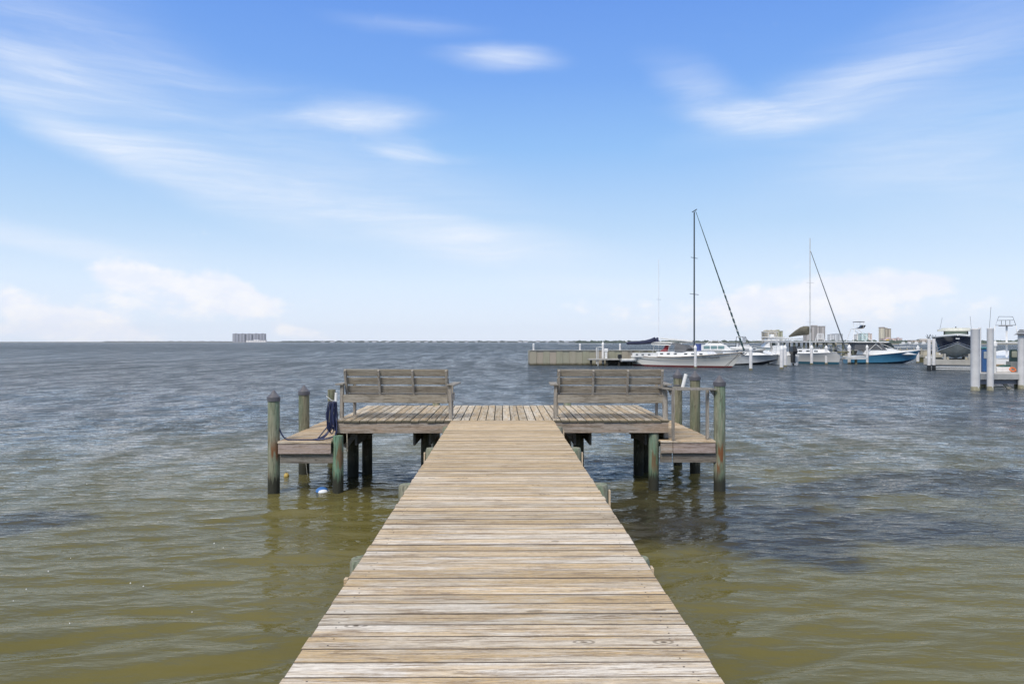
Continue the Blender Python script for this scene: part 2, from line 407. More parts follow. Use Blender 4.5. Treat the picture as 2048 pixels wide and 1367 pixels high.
    c = T.mix(T.rng(dist, 7, 34, smooth=True), sand, deep)
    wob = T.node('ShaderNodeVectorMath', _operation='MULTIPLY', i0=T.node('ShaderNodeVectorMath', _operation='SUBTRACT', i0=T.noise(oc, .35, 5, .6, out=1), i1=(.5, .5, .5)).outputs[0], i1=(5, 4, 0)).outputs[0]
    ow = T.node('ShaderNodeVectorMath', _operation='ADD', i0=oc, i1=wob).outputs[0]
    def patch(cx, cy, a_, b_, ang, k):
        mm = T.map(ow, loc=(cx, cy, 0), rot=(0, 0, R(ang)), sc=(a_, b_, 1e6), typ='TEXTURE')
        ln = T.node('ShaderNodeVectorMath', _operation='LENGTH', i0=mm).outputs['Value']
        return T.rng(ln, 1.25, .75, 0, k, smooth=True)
    weed_and_refl = patch(4.0, 10.7, 3.2, 1.5, 0, .9)
    for q in ((2.6, 12.4, 2.2, 1.3, 0, .7), (-2.2, 13.6, 1.6, .9, 0, .6), (8.5, 13.8, 5.5, 1.3, 12, .8), (4.2, 16.5, 3.5, 1.0, 8, .4), (-7.4, 10.8, 1.0, .9, 0, .7), (8.2, 11.6, 2.6, .5, 15, .45), (-9, 24, 6, 1.6, 5, .35), (12, 24, 8, 1.4, 5, .5)):  # patches under the dock paint its dark reflection; the rest are seagrass
        weed_and_refl = T.math('MAXIMUM', weed_and_refl, patch(*q))
    c = T.mix(weed_and_refl, c, (.026, .026, .022))
    # small ripples as bump
    def rip(scx, scy, s, d=3, rot=9):
        return T.noise(T.map(oc, rot=(0, 0, R(rot)), sc=(scx, scy, 1)), s, d, .55, .3)
    fine = rip(1, 2.6, 6.5, 3)
    mid = rip(1, 2.8, 2.2, 3, 6)
    farr = rip(1, 3.2, .55, 4, 4)
    h1 = T.node('ShaderNodeBump', Height=fine, Strength=T.rng(dist, 7, 30, .15, 1.0), Distance=.018)
    h2 = T.node('ShaderNodeBump', Height=mid, Strength=T.rng(dist, 7, 30, .22, 1.0), Distance=.09, Normal=h1.outputs[0])
    h3 = T.node('ShaderNodeBump', Height=farr, Strength=T.rng(dist, 15, 70, 0, 1.0), Distance=.45, Normal=h2.outputs[0])
    h4 = T.node('ShaderNodeBump', Height=rip(1, 3.6, .13, 4, 3), Strength=T.rng(dist, 70, 260, 0, 1.0), Distance=2.6, Normal=h3.outputs[0])
    nrm = h4.outputs[0]
    m1 = T.rng(T.noise(T.map(oc, rot=(0, 0, R(3)), sc=(1, .42, 1)), 1.0, 4, .6, .4), .38, .60, .55, 1.25)
    m2 = T.rng(T.noise(T.map(oc, rot=(0, 0, R(2)), sc=(1, .13, 1)), .50, 5, .62, .4), .38, .60, .48, 1.30)
    m3 = T.rng(T.noise(T.map(oc, sc=(1, .05, 1)), .16, 5, .65), .38, .60, .50, 1.25)
    def fadein(a, b, m_): return T.math('ADD', 1.0, T.math('MULTIPLY', T.math('SUBTRACT', m_, 1.0), T.math('MULTIPLY', T.rng(dist, a[0], a[1], 0, 1, smooth=True), T.rng(dist, b[0], b[1], 1, 0, smooth=True))))
    modf = T.math('MULTIPLY', T.math('MULTIPLY', fadein((9, 22), (90, 160), m1), fadein((45, 90), (400, 700), m2)), fadein((180, 400), (3000, 6000), m3))
    fr = T.node('ShaderNodeFresnel', IOR=1.33, Normal=nrm).outputs[0]
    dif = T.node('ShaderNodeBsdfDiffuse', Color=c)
    gl = T.node('ShaderNodeBsdfGlossy', Color=(1, .975, .94, 1), Roughness=T.rng(dist, 10, 150, .03, .16), Normal=nrm)
    mx = T.node('ShaderNodeMixShader', i0=T.math('MULTIPLY', fr, T.math('MULTIPLY', T.rng(dist, 5, 26, .62, 1.0), modf), clamp=True), i1=dif.outputs[0], i2=gl.outputs[0])
    T.l.new(mx.outputs[0], T.node('ShaderNodeOutputMaterial').inputs[0])
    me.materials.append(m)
    # foam specks / floating scum dots
    f = MB(); rr = random.Random(3)
    for k in range(12):
        px_, py_ = rr.uniform(20, 530), rr.uniform(960, 1250)
        Yv = 2.61 * F / (py_ - 683.5); xx = wx(px_, Yv); q = rr.uniform(.003, .009)
        f.lathe([(q, 0), (q * .9, .006), (q * .4, .011)], (xx, Yv, WZ + .03), 7)
    tag(f.build('foam_fleck', plain('foam', (.7, .7, .66), .6)), 'scattered white foam flecks on the olive water left of the walkway', 'foam', kind='stuff')
build_water()

# ------------------------------------------------------------------ pier
pier = thing('pier', 'weathered grey and tan plank walkway ending in a wide platform with lower side steps', 'pier', (0, 0, 0))
rnd = random.Random(11)
M_edge = plain('grimy_gap_shade', (.12, .098, .078), .9, .5, 5)  # dark colour paints gap shade along the grimy plank edges
# walkway planks
mb = MB(); y = -4.0; pitch = .1447
while y < 13.12:
    Mx = Matrix.Translation((0, y + pitch / 2, 0)) @ Matrix.Rotation(-R(.35) + rnd.gauss(0, R(.08)), 4, 'Z') @ Matrix.Rotation(rnd.gauss(0, R(.25)), 4, 'X')
    gap = rnd.uniform(.004, .013); zz = rnd.gauss(0, .0012); e1 = rnd.gauss(0, .0025); e2 = rnd.gauss(0, .0025)
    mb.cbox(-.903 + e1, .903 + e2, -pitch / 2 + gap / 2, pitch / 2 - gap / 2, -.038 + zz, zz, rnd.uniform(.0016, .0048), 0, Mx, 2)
    for xx in (-.8, .8):
        for dyy in (-.038, .036):
            if rnd.random() < .3: continue
            c = Mx @ Vector((xx + rnd.gauss(0, .014), dyy + rnd.gauss(0, .005), 0))
            mb.lathe([(.0048, -.002), (.0048, .0008 + zz), (.004, .001 + zz)], (c.x, c.y, c.z), 6, 1, False)
    y += pitch
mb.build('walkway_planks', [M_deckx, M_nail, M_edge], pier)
# platform planks
mb = MB(); x = -2.95; pw = .1475; PY0, PY1 = 13.2, 16.36
while x < 2.94:
    g = rnd.uniform(.006, .011); zz = rnd.gauss(0, .0018)
    mb.cbox(x + g / 2, x + pw - g / 2, PY0 - .02 + rnd.gauss(0, .006), PY1 + rnd.gauss(0, .008), -.038 + zz, zz, .005, 0, None, 1)
    x += pw
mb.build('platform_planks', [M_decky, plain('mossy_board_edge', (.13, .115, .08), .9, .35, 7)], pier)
for x0, x1 in ((-2.93, -.86), (.86, 2.93)):
    MB().cbox(x0, x1, PY0, PY0 + .038, -.045 - .178, -.042, .004).build('fascia_board', M_fascia, pier)
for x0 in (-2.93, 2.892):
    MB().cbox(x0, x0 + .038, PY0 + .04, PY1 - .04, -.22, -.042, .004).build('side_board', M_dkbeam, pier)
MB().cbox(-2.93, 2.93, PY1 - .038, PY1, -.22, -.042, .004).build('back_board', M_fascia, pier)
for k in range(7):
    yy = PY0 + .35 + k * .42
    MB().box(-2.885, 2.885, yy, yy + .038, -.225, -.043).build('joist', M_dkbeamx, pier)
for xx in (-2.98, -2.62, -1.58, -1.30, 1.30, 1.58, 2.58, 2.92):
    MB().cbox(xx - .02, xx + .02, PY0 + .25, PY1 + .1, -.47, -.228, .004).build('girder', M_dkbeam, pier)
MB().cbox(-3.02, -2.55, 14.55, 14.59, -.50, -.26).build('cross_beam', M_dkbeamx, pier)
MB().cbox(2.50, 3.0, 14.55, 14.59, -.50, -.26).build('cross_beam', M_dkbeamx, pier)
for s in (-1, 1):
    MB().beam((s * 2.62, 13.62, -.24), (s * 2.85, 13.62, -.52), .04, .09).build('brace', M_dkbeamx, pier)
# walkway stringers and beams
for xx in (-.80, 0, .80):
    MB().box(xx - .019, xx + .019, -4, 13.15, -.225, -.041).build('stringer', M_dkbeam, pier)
PYS = [-2.8, -.2, 2.4, 5.0, 7.6, 10.2, 12.75]
for i, yy in enumerate(PYS):
    for s in (-1, 1):
        r0 = .105; ov = {(5.0, -1): .112, (5.0, 1): .078, (7.6, -1): .145, (7.6, 1): .165, (10.2, -1): .14, (10.2, 1): .165}.get((yy, s), .12)
        xc = s * (.903 + ov - r0)
        b = MB(); b.lathe([(r0, WZ - 1.2), (r0, -.3), (r0, -.085), (r0 * .9, -.06)], (xc, yy, 0), 26, wob=.07, seed=i * 3 + s)
        p = b.build('support_pile', M_pile, pier)
        if s > 0 or yy == 10.2: MB().cbox(s * (.903 + ov + .014) - .010, s * (.903 + ov + .014) + .010, yy - .035, yy + .03, -.52, -.12, .002).build('batten', M_batten, p)
    MB().cbox(-1.08 if yy < 6 else -.99, .99, yy + .115, yy + .155, -.45, -.228).build('cross_beam', M_stepx, pier)
# steps at both sides
def steps(x0, x1):
    b = MB(); yy = 12.95
    while yy < 16.25:
        b.cbox(x0 + rnd.gauss(0, .006), x1 + rnd.gauss(0, .006), yy + .003, yy + .144, -.368, -.33 + rnd.gauss(0, .001), .004); yy += .1475
    b.build('step_planks', M_stepx, pier)
    MB().cbox(x0 + .005, x1 - .005, 12.965, 13.0, -.548, -.372, .004).build('step_fascia', wood('step_fascia_wood', 'x', (.40, .33, .30), (.38, .29, .22), (.19, .14, .11), .4), pier)
    MB().cbox(x0 + .02, x1 + .03, 13.03, 13.068, -.72, -.552, .004).build('step_beam', M_dkbeamx, pier)
    for xx in (x0 + .03, x1 - .07):
        MB().cbox(xx, xx + .038, 13.07, 16.25, -.55, -.372).build('step_side', M_dkbeam, pier)
    MB().cbox(x0, x1, 16.22, 16.26, -.55, -.372).build('step_fascia', M_dkbeamx, pier)
steps(-3.87, -2.955); steps(2.955, 3.70)
MB().cbox(2.74, 2.95, 12.95, 13.14, -.368, -.332).build('step_edge', M_stepx, pier)
MB().cbox(2.745, 2.95, 12.965, 13.0, -.548, -.372).build('step_edge', M_fascia, pier)
MB().cbox(2.75, 2.95, 13.03, 13.068, -.72, -.552).build('step_edge', M_dkbeamx, pier)
# platform support piles
def sup(x, y_, top, r0, m, wob=.05):
    b = MB(); b.lathe([(r0 * 1.02, WZ - 1.2), (r0, -.6), (r0 * .98, top - .03), (r0 * .9, top)], (x, y_, 0), 26, wob=wob, seed=x * 7 + y_)
    return b.build('support_pile', m, pier)
for (xx, yy, tp, rr_, m) in ((-2.86, 13.08, -.245, .092, M_pileg), (2.69, 13.32, -.235, .092, M_pileg), (-2.93, 14.75, -.23, .11, M_piled), (-2.70, 15.0, -.23, .10, M_piled),
                            (2.68, 14.75, -.23, .10, M_piled), (2.86, 15.1, -.23, .11, M_piled), (-1.45, 16.42, .07, .085, M_pile), (1.42, 16.42, .05, .085, M_pile),
                            (-1.45, 14.3, -.23, .10, M_piled), (1.45, 14.3, -.23, .10, M_piled), (0.0, 16.1, -.23, .10, M_piled)):
    sup(xx, yy, tp, rr_, m)

# tall capped piles, things of their own
def tall_pile(x, y_, ctip, r0, m, label, cap=True):
    t = thing('wooden_pile', label, 'pile', (x, y_, WZ), group=None)
    top = ctip - .25 if cap else ctip
    b = MB(); b.lathe([(r0 * 1.03, -1.2), (r0 * 1.01, .5), (r0, top - WZ - .02), (r0 * .96, top - WZ + (.12 if cap else 0))], (0, 0, 0), 32, wob=.045, seed=x * 3)
    p = b.build('post', m, t)
    p.location = (0, 0, 0)
    if cap:
        rc = r0 * 1.13
        c = MB(); z0 = ctip - WZ
        c.lathe([(rc * .99, z0 - .190), (rc, z0 - .122)], (0, 0, 0), 32)
        c.lathe([(rc, z0 - .1225), (rc * .96, z0 - .112)], (0, 0, 0), 32)
        c.lathe([(rc * .96, z0 - .1125), (rc * .5, z0 - .058), (.015, z0)], (0, 0, 0), 32)
        c.build('pile_cap', M_cap, t)
    return t
# (materials with their own wet band measured from the water line)
def pile_mat_w(name, a, b, green, rust, gamt):
    m = pile_mat(name, a, b, green, rust, gamt)
    for n in m.node_tree.nodes:
        if n.type == 'SEPXYZ':
            lk = n.inputs[0].links[0]; src = lk.from_socket
            ad = m.node_tree.nodes.new('ShaderNodeVectorMath'); ad.operation = 'ADD'; ad.inputs[1].default_value = (0, 0, WZ)
            m.node_tree.links.new(src, ad.inputs[0]); m.node_tree.links.new(ad.outputs[0], n.inputs[0])
    return m
M_tall = pile_mat_w('tall_pile_wood', (.24, .26, .18), (.31, .30, .22), (.17, .28, .19), 1.0, .45)
M_tallb = pile_mat_w('tall_pile_wood_brown', (.20, .20, .13), (.25, .235, .165), (.14, .18, .12), .2, .3)
tall_pile(wx(547.5, 13.05), 13.05, .546, .100, M_tall, 'nearest grey-capped pile at the left step, with a rusty streak')
tall_pile(wx(608, 14.9), 14.9, .525, .103, M_tallb, 'grey-capped pile behind the nearest one at the left step')
tall_pile(wx(663.5, 16.4), 16.4, .345, .085, M_tallb, 'capless brown pile beyond the hose coil at the left bench', False)
tall_pile(wx(1439, 13.1), 13.1, .80, .100, M_tall, 'nearest grey-capped green pile at the right step, holding the curved rail')
tall_pile(wx(1390, 14.8), 14.8, .813, .100, M_tallb, 'middle of the three grey-capped piles at the right step')
tall_pile(wx(1355.5, 16.0), 16.0, .80, .093, M_tallb, 'farthest of the three grey-capped piles at the right, beside a white tube')

# ------------------------------------------------------------------ benches
def bench(loc, rz, label):
    t = thing('bench', label, 'bench', loc, rz, 'wooden benches on the platform')
    for s in (-1, 1):
        MB().beam((s * 1.0, .02, 0), (s * .985, .0, .60), .055, .085, up=(0, 1, 0)).build('leg', M_benchz, t)
        MB().cbox(s * .93 - .02, s * .93 + .02, .55, .63, 0, .60).build('leg', M_benchz, t)
        MB().cbox(s * 1.015 - .072, s * 1.015 + .072, -.10, .66, .602, .628, .004).build('armrest', M_benchy, t)
        MB().cbox(s * .955 - .018, s * .955 + .018, .046, .63, .29, .41).build('seat_side', M_benchy, t)
    MB().cbox(-.955, .955, -.045, -.008, .285, .43, .005).build('back_rail', M_bench, t)
    MB().cbox(-.95, .95, .632, .67, .29, .41, .005).build('front_rail', M_bench, t)
    tilt = math.atan2(.15, .46); d = Vector((0, -math.sin(tilt), math.cos(tilt))); n = Vector((0, -math.cos(tilt), -math.sin(tilt)))
    b0 = Vector((0, .125, .455))
    M = Matrix(((1, 0, 0, 0), (0, n.y, d.y, b0.y), (0, n.z, d.z, b0.z), (0, 0, 0, 1)))
    for k in range(3):
        MB().cbox(-.955 + rnd.gauss(0, .004), .955, -.022, 0, k * .160 + rnd.gauss(0, .0015), k * .160 + .130, .004, 0, M).build('back_slat', M_bench, t)
    for xx in (-.925, -.31, .31, .925):
        MB().cbox(xx - .019, xx + .019, .001, .058, -.07, .445, .004, 0, M).build('back_strut', M_benchz, t)
    for k in range(4):
        MB().cbox(-.97, .97, .16 + k * .135, .28 + k * .135, .412, .437, .004).build('seat_slat', M_bench, t)
    return t
bench((wx(791, 13.53), 13.55, 0), -R(5.5), 'left wooden bench facing the bay, with the hose coil at its left leg')
bench((wx(1221, 13.46), 13.46, 0), -R(1.6), 'right wooden bench facing the bay, beside the curved handrail')

# ------------------------------------------------------------------ curved handrail
hr = thing('handrail', 'low curved wooden handrail between right bench and capped pile', 'handrail', (0, 0, 0))
def strip(pts, wdt, z0, z1):
    b = MB(); rows = []
    P = [Vector((p[0], p[1], 0)) for p in pts]
    for i, p in enumerate(P):
        d = (P[min(i + 1, len(P) - 1)] - P[max(i - 1, 0)]).normalized(); n = Vector((-d.y, d.x, 0))
        a_, c_ = p + n * wdt / 2, p - n * wdt / 2
        rows.append([(a_.x, a_.y, z0), (c_.x, c_.y, z0), (c_.x, c_.y, z1), (a_.x, a_.y, z1)])
    b.grid(rows, 0, False, True)
    b.add(rows[0], [(0, 1, 2, 3)]); b.add(rows[-1], [(3, 2, 1, 0)])
    return b
def bez(p, n=14):
    out = []
    for i in range(n + 1):
        t = i / n; out.append(tuple((1 - t) ** 3 * a + 3 * (1 - t) ** 2 * t * b + 3 * (1 - t) * t * t * c + t ** 3 * d for a, b, c, d in zip(*p)))
    return out
strip(bez([(2.86, 13.62), (2.86, 12.82), (3.1, 12.86), (3.70, 13.02)]), .10, .545, .57).build('top_board', M_benchy, hr)
strip([(2.90, 13.60), (3.3, 13.36), (3.70, 13.14)], .085, .546, .571).build('top_board', M_benchy, hr)
MB().cbox(2.945, 2.985, 12.965, 13.04, -.33, .544).build('post', M_benchz, hr)
MB().cbox(3.58, 3.62, 13.10, 13.18, -.33, .544).build('post', M_benchz, hr)
MB().beam((2.92, 13.36, -.33), (2.90, 13.42, .544), .04, .085, up=(1, 0, 0)).build('post', M_benchz, hr)
MB().side([(3.62, .543), (3.69, .543), (3.69, .44)], 13.05, 13.085).build('corner_bracket', M_benchy, hr)
MB().side([(2.90, .543), (2.99, .543), (2.945, .44)], 13.1, 13.135).build('corner_bracket', M_benchy, hr)

# ------------------------------------------------------------------ hose, tubes, floats, rope
hm = MB()
hx, hy = wx(668, 13.3), 13.22
rh = random.Random(21)
for k in range(9):
    x0 = hx - .065 + k * .016; yy = hy - .03 + rh.uniform(-.03, .03); top = .33 + rh.uniform(-.01, .015); bot = -.16 + rh.uniform(-.08, .05)
    pts = []
    for i in range(29):
        t = 2 * math.pi * i / 28
        sgn = math.cos(t); wd_ = .012 + .016 * (1 - sgn) / 2 + rh.uniform(0, .004)
        pts.append((x0 + wd_ * math.sin(t) + .008 * math.sin(t * 2 + k) + .022 * (k / 8 - .5) * -sgn, yy + .03 * math.sin(t), (top + bot) / 2 + (top - bot) / 2 * sgn))
    hm.tube(pts, .0095, 8)
for (dx_, low, fwd, r_) in ((-.20, -.30, -.10, 0), (-.12, -.305, -.16, 1), (-.16, -.30, -.13, 2)):
    pts = bez([(hx - .02, hy, .0), (hx - .05, hy - .02, -.25), (hx + dx_, hy + fwd + .02, -.30), (hx + dx_ - .10, hy + fwd, -.314)], 14)
    pts += bez([(hx + dx_ - .10, hy + fwd, -.314), (hx + dx_ - .22, hy + fwd - .06, -.315), (hx - .02, hy + fwd - .10, -.315), (hx + .06, hy + fwd + .04, -.25)], 14)[1:]
    pts += bez([(hx + .06, hy + fwd + .04, -.25), (hx + .12, hy + fwd + .06, -.1), (hx + .05, hy - .02, .05), (hx + .02, hy, .2)], 10)[1:]
    hm.tube(pts, .0095, 8)
hm.tube(bez([(hx - .04, hy, -.05), (hx - .12, hy, -.12), (hx - .22, hy - .08, -.28), (hx - .25, hy - .12, -.314)]), .0115, 8)
lead = bez([(hx - .25, hy - .14, -.316), (hx - .4, hy - .17, -.316), (hx - .7, hy - .14, -.316), (-3.70, hy - .15, -.316)], 16)
lead += bez([(-3.70, hy - .15, -.316), (-3.79, hy - .155, -.316), (-3.83, hy - .17, -.23), (-3.875, hy - .17, -.10)], 10)[1:]
hm.tube(lead, .0125, 8)
hm.tube([(hx - .09, hy - .04, .03), (hx - .09, hy - .04, .16)], .028, 10)
tag(hm.build('garden_hose', M_hose), 'coiled navy blue hose hanging by the left bench, its end trailing over the step', 'hose')
t_ = thing('white_tube', 'white plastic tube upright beside the left bench leg above the hose coil', 'tube', (0, 0, 0))
MB().tube([(wx(673, 13.42) - .03, 13.36, -.2), (wx(674, 13.42), 13.36, .48)], .024, 14).build('tube_body', M_pvc, t_)
MB().tube([(wx(654, 13.3), 13.24, .43), (wx(664, 13.3), 13.26, .35), (wx(672, 13.3), 13.33, .33)], .008, 8).build('hook', M_pvc, t_)
t_ = thing('rod_holder', 'white plastic tube strapped to the farthest capped pile at the right', 'rod holder', (0, 0, 0))
MB().tube([(wx(1363, 15.9) + .0, 15.86, .36), (wx(1370.5, 15.9) + .01, 15.86, .70)], .040, 16).build('tube_body', M_pvc, t_)
MB().lathe([(.098, 0), (.098, .03)], (wx(1355.5, 16.0), 16.0, .44), 20).build('strap', M_cap, t_)
fb = thing('mooring_buoy', 'blue and white float drifting in the water by the left step', 'buoy', (wx(644, 13.15), 13.15, WZ + .01), R(20))
def uv_ball(rx, ry, rz_, z0=-1, z1=1, seg=20, rings=10):
    b = MB(); a0, a1 = math.asin(z0), math.asin(z1)
    prof = [(max(.0005, math.cos(a0 + (a1 - a0) * i / rings)), math.sin(a0 + (a1 - a0) * i / rings)) for i in range(rings + 1)]
    b.lathe(prof, (0, 0, 0), seg); b.v = [(x_ * rx, y_ * ry, z_ * rz_) for x_, y_, z_ in b.v]
    return b
bb = uv_ball(.11, .10, .075); bb.v = [(a, b, c - .005) for a, b, c in bb.v]; bb.build('float_body', plain('float_blue', (.06, .19, .50), .4), fb)
bb = uv_ball(.085, .05, .05); bb.v = [(a + .01, b - .075, c - .012) for a, b, c in bb.v]; bb.build('float_end', plain('float_white', (.8, .82, .84), .4), fb)
yb = thing('net_float', 'small yellow ball float behind the nearest left pile', 'float', (wx(573, 14.6), 14.6, WZ + .02))
uv_ball(.052, .052, .055).build('ball', plain('float_yellow', (.50, .36, .10), .5, .3, 12), yb)
MB().tube([(0, 0, .05), (.0, 0, .068)], .012, 8).build('eyelet', M_nail, yb)
rp = MB(); rp.tube([(wx(695, 13.2), 13.165, -.225), (wx(695.2, 13.2), 13.16, -.36), (wx(695, 13.2), 13.165, -.50)], .010, 8)
rp.tube([(wx(695, 13.2), 13.165, -.50), (wx(695, 13.2), 13.165, -.535)], .017, 8)
tag(rp.build('hanging_rope', plain('rope', (.42, .37, .28), .9, .4, 30)), 'short pale rope hanging under the platform front edge, left side', 'rope')
ln = MB(); ln.tube(bez([(3.69, 13.02, .1), (3.67, 13.0, -.1), (3.62, 12.99, -.25), (3.55, 12.98, -.318)]), .004, 6)
tag(ln.build('cord', plain('cord', (.12, .12, .11), .8)), 'thin dark cord drooping from the nearest right pile to the step', 'cord')
ln = MB(); ln.tube(bez([(wx(611, 14.8), 14.78, -.66), (wx(612, 14.8), 14.77, -.9), (wx(613, 14.8), 14.77, -1.1), (wx(617, 14.8), 14.75, WZ - .05)]), .004, 6)
tag(ln.build('fishing_line', plain('line', (.55, .55, .5), .5)), 'thin pale line running down a left pile into the water', 'line')
#MARINA
# ------------------------------------------------------------------ marina
WHITE = (.78, .78, .76)
M_gel = plain('white_gelcoat', (.80, .80, .79), .28, .05)
M_gelw = plain('weathered_gelcoat', (.62, .63, .62), .4, .12, 1.5)
M_bottom = plain('dark_antifouling', (.03, .035, .045), .6)
M_redb = plain('red_antifouling', (.17, .035, .035), .6)
M_bluebot = plain('blue_antifouling', (.05, .14, .22), .5)
M_blue = plain('blue_gelcoat', (.06, .22, .36), .22, .08)
M_navy = plain('navy_gelcoat', (.012, .018, .05), .12, .1)
M_gbot = plain('grey_bottom_paint', (.60, .61, .57), .55, .25, 1.2)
M_glass = plain('dark_glass', (.03, .045, .05), .08)
M_teal = plain('tinted_glass', (.20, .32, .33), .15)
M_teak = plain('teak', (.33, .24, .15), .6)
M_alu = plain('bright_metal', (.72, .73, .74), .3, .05)
M_dkm = plain('dark_mast', (.045, .06, .075), .35)
M_black = plain('black_plastic', (.018, .02, .024), .3)
M_canvas = plain('white_canvas', (.76, .76, .74), .8, .06)
M_gcan = plain('grey_canvas', (.11, .115, .125), .8, .15)
M_ncan = plain('navy_canvas', (.025, .03, .07), .8, .2)
M_bcan = plain('brown_canvas', (.125, .115, .085), .85, .25, 2)
M_green = plain('dark_green_sail_cover', (.02, .055, .06), .7, .2)
M_red = plain('red_vinyl', (.28, .02, .03), .5)
M_wpile = plain('white_wrapped_pile', (.76, .745, .73), .5, .12, 2)
M_stain = plain('waterline_stain', (.20, .18, .10), .8, .4, 6)
M_rope = plain('dark_rope', (.06, .055, .05), .9)
M_conc = plain('aged_concrete', (.40, .39, .36), .85, .15, 1.5)
M_beige = plain('beige_timber', (.46, .42, .33), .8, .18, 1.2)
M_dkw = plain('dark_wet_timber', (.05, .045, .035), .85, .3, 1.5)

def stations(L, B, fs, fm, fb, chine0, chine1, tw, rake, keel, n=22, fullness=.55):
    """list of (x, [points keel..gunwale]) for one side; bow to +x, origin at the stern on the waterline"""
    out = []
    for i in range(n + 1):
        t = i / n
        bd = B / 2 * ((tw + (1 - tw) * math.sin(min(t / fullness, 1) * math.pi / 2)) if t < fullness else max(0, 1 - ((t - fullness) / (1 - fullness)) ** 2.3))
        g = (1 - t) ** 2 * fs + 2 * t * (1 - t) * (2 * fm - (fs + fb) / 2) + t * t * fb
        cz = chine0 + (chine1 - chine0) * t ** 3.5
        kz = keel * (1 - t ** 5) + cz * t ** 5
        bc = bd * (.90 - .45 * t ** 2)
        pts = [(0, kz), (bc * .5, kz * .5 + cz * .5 - .02), (bc, cz)]
        for q in (.3, .6, .85, 1.0):
            pts.append((bc + (bd - bc) * q ** (1 + 1.2 * t), cz + (g - cz) * q))
        row = []
        for (yy, zz) in pts:
            hh = max(0, (zz - keel) / (fb - keel))
            row.append((t * (L - rake) + rake * t ** 3 * hh ** 1.1, yy, zz))
        out.append(row)
    return out
def add_hull(t, st, m_bot, m_side, rail=None, deck=None, nb=2, name='hull', railr=.035):
    b = MB()
    for s_ in (1, -1):
        for (k0, k1, mi) in ((0, nb, 0), (nb, 6, 1)):
            rows = [[(p[0], p[1] * s_, p[2]) for p in r_[k0:k1 + 1]] for r_ in st]
            if s_ < 0: rows = [r_[::-1] for r_ in rows]
            b.grid(rows, mi, True)
    r0 = st[0]
    tr = [(p[0], p[1], p[2]) for p in r0] + [(p[0], -p[1], p[2]) for p in r0[::-1][:-1]]
    b.add(tr, [tuple(range(len(tr)))], 1)
    h = b.build(name, [m_bot, m_side], t)
    gl = [r_[-1] for r_ in st]
    d = MB()
    rows = [[(g[0], g[1] * .985, g[2] - .02), (g[0], 0, g[2] + .05), (g[0], -g[1] * .985, g[2] - .02)] for g in gl]
    d.grid(rows, 0, True); d.build('deck', deck or M_gel, t)
    if rail:
        for s_ in (1, -1):
            MB().tube([(g[0], g[1] * s_, g[2]) for g in gl], railr, 6).build('rub_rail', rail, h)
    return h
def house(t, x0, x1, w, z0, z1, rf=.3, rb=.05, m=None, name='cabin', tap=.88, zf=None):
    w1 = w * tap; zf = z1 if zf is None else zf
    b = MB(); P = [(x0, -w / 2, z0), (x1, -w / 2, z0), (x1, w / 2, z0), (x0, w / 2, z0), (x0 + rb, -w1 / 2, z1), (x1 - rf, -w1 / 2, zf), (x1 - rf, w1 / 2, zf), (x0 + rb, w1 / 2, z1)]
    b.hexa([Vector(p) for p in P]); return b.build(name, m or M_gel, t)
def wins(par, xs, w, z, hw, hh, m=None, lean=0.0, name='window'):
    for x in xs:
        for s_ in (1, -1):
            MB().cbox(x - hw, x + hw, s_ * w / 2 - .02, s_ * w / 2 + .02, z - hh, z + hh, .01).build(name, m or M_glass, par)
def tubes(par, lst, r, m, name):
    b = MB()
    for p in lst: b.tube(p, r, 6)
    return b.build(name, m, par)

# --- A: the ketch
kx, ky = wx(1266, 83), 83
K = thing('sailboat', 'long white two-masted sailboat with red waterline stripe, dark furled foresail and navy boom cover', 'sailboat', (kx, ky, WZ), -R(40.5))
st = stations(12.9, 3.7, 1.18, 1.02, 1.60, -.15, .05, .30, 2.4, -1.2, 30, .52)
for row in st:      # overhanging counter stern
    for j, p in enumerate(row):
        q = max(0, 1 - p[0] / 3.0); row[j] = (p[0], p[1] * (1 - .15 * q), p[2] + q ** 1.6 * (1.15 if p[2] < .6 else 0) * (1 - max(0, p[2]) / 1.2))
mk, T = mat_new('ketch_hull_paint')
zz_ = T.node('ShaderNodeSeparateXYZ', Vector=T.node('ShaderNodeTexCoord').outputs['Object']).outputs[2]
cc_ = T.ramp(T.rng(zz_, 0, 1), [(0, (.15, .03, .03)), (.165, (.15, .03, .03)), (.17, (.76, .74, .68)), (1, (.80, .78, .73))], 'CONSTANT')
finish(mk, T, cc_, .35)
add_hull(K, st, mk, mk, M_teak, M_gel)
for s_ in (1, -1):
    MB().tube([(r_[-1][0], r_[-1][1] * s_ * .992 + s_ * .012, r_[-1][2] - .24) for r_ in st[:-1]], .018, 5).build('cove_stripe', M_dkm, K)
cab = house(K, 3.4, 9.8, 2.2, 1.05, 1.58, .7, .05, zf=1.62)
wins(cab, (4.1, 4.9, 5.7, 6.9, 7.7, 8.6), 2.08, 1.36, .17, .07)
cw = MB()
for s_ in (1, -1):
    cw.box(.6, 3.6, s_ * 1.12 - .06, s_ * 1.12 + .06, 1.0, 1.42)
cw.box(3.5, 3.6, -1.12, 1.12, 1.0, 1.42); cw.build('cockpit_coaming', M_gel, K)
wins(K, (1.2, 1.9, 2.7), 2.38, 1.24, .14, .06, name='port_window')
MX = 7.35
mt = MB().tube([(MX, 0, 1.5), (MX, 0, 16.2)], [.085, .07], 10).build('main_mast', M_dkm, K)
for z, hw in ((7.6, 1.0), (11.4, .75)): MB().tube([(MX, -hw, z), (MX, hw, z + .0)], .03, 6).build('spreader', M_dkm, mt)
MB().tube([(MX - .25, 0, 16.2), (MX + .3, 0, 16.45)], .045, 6).build('mast_head', M_black, mt)
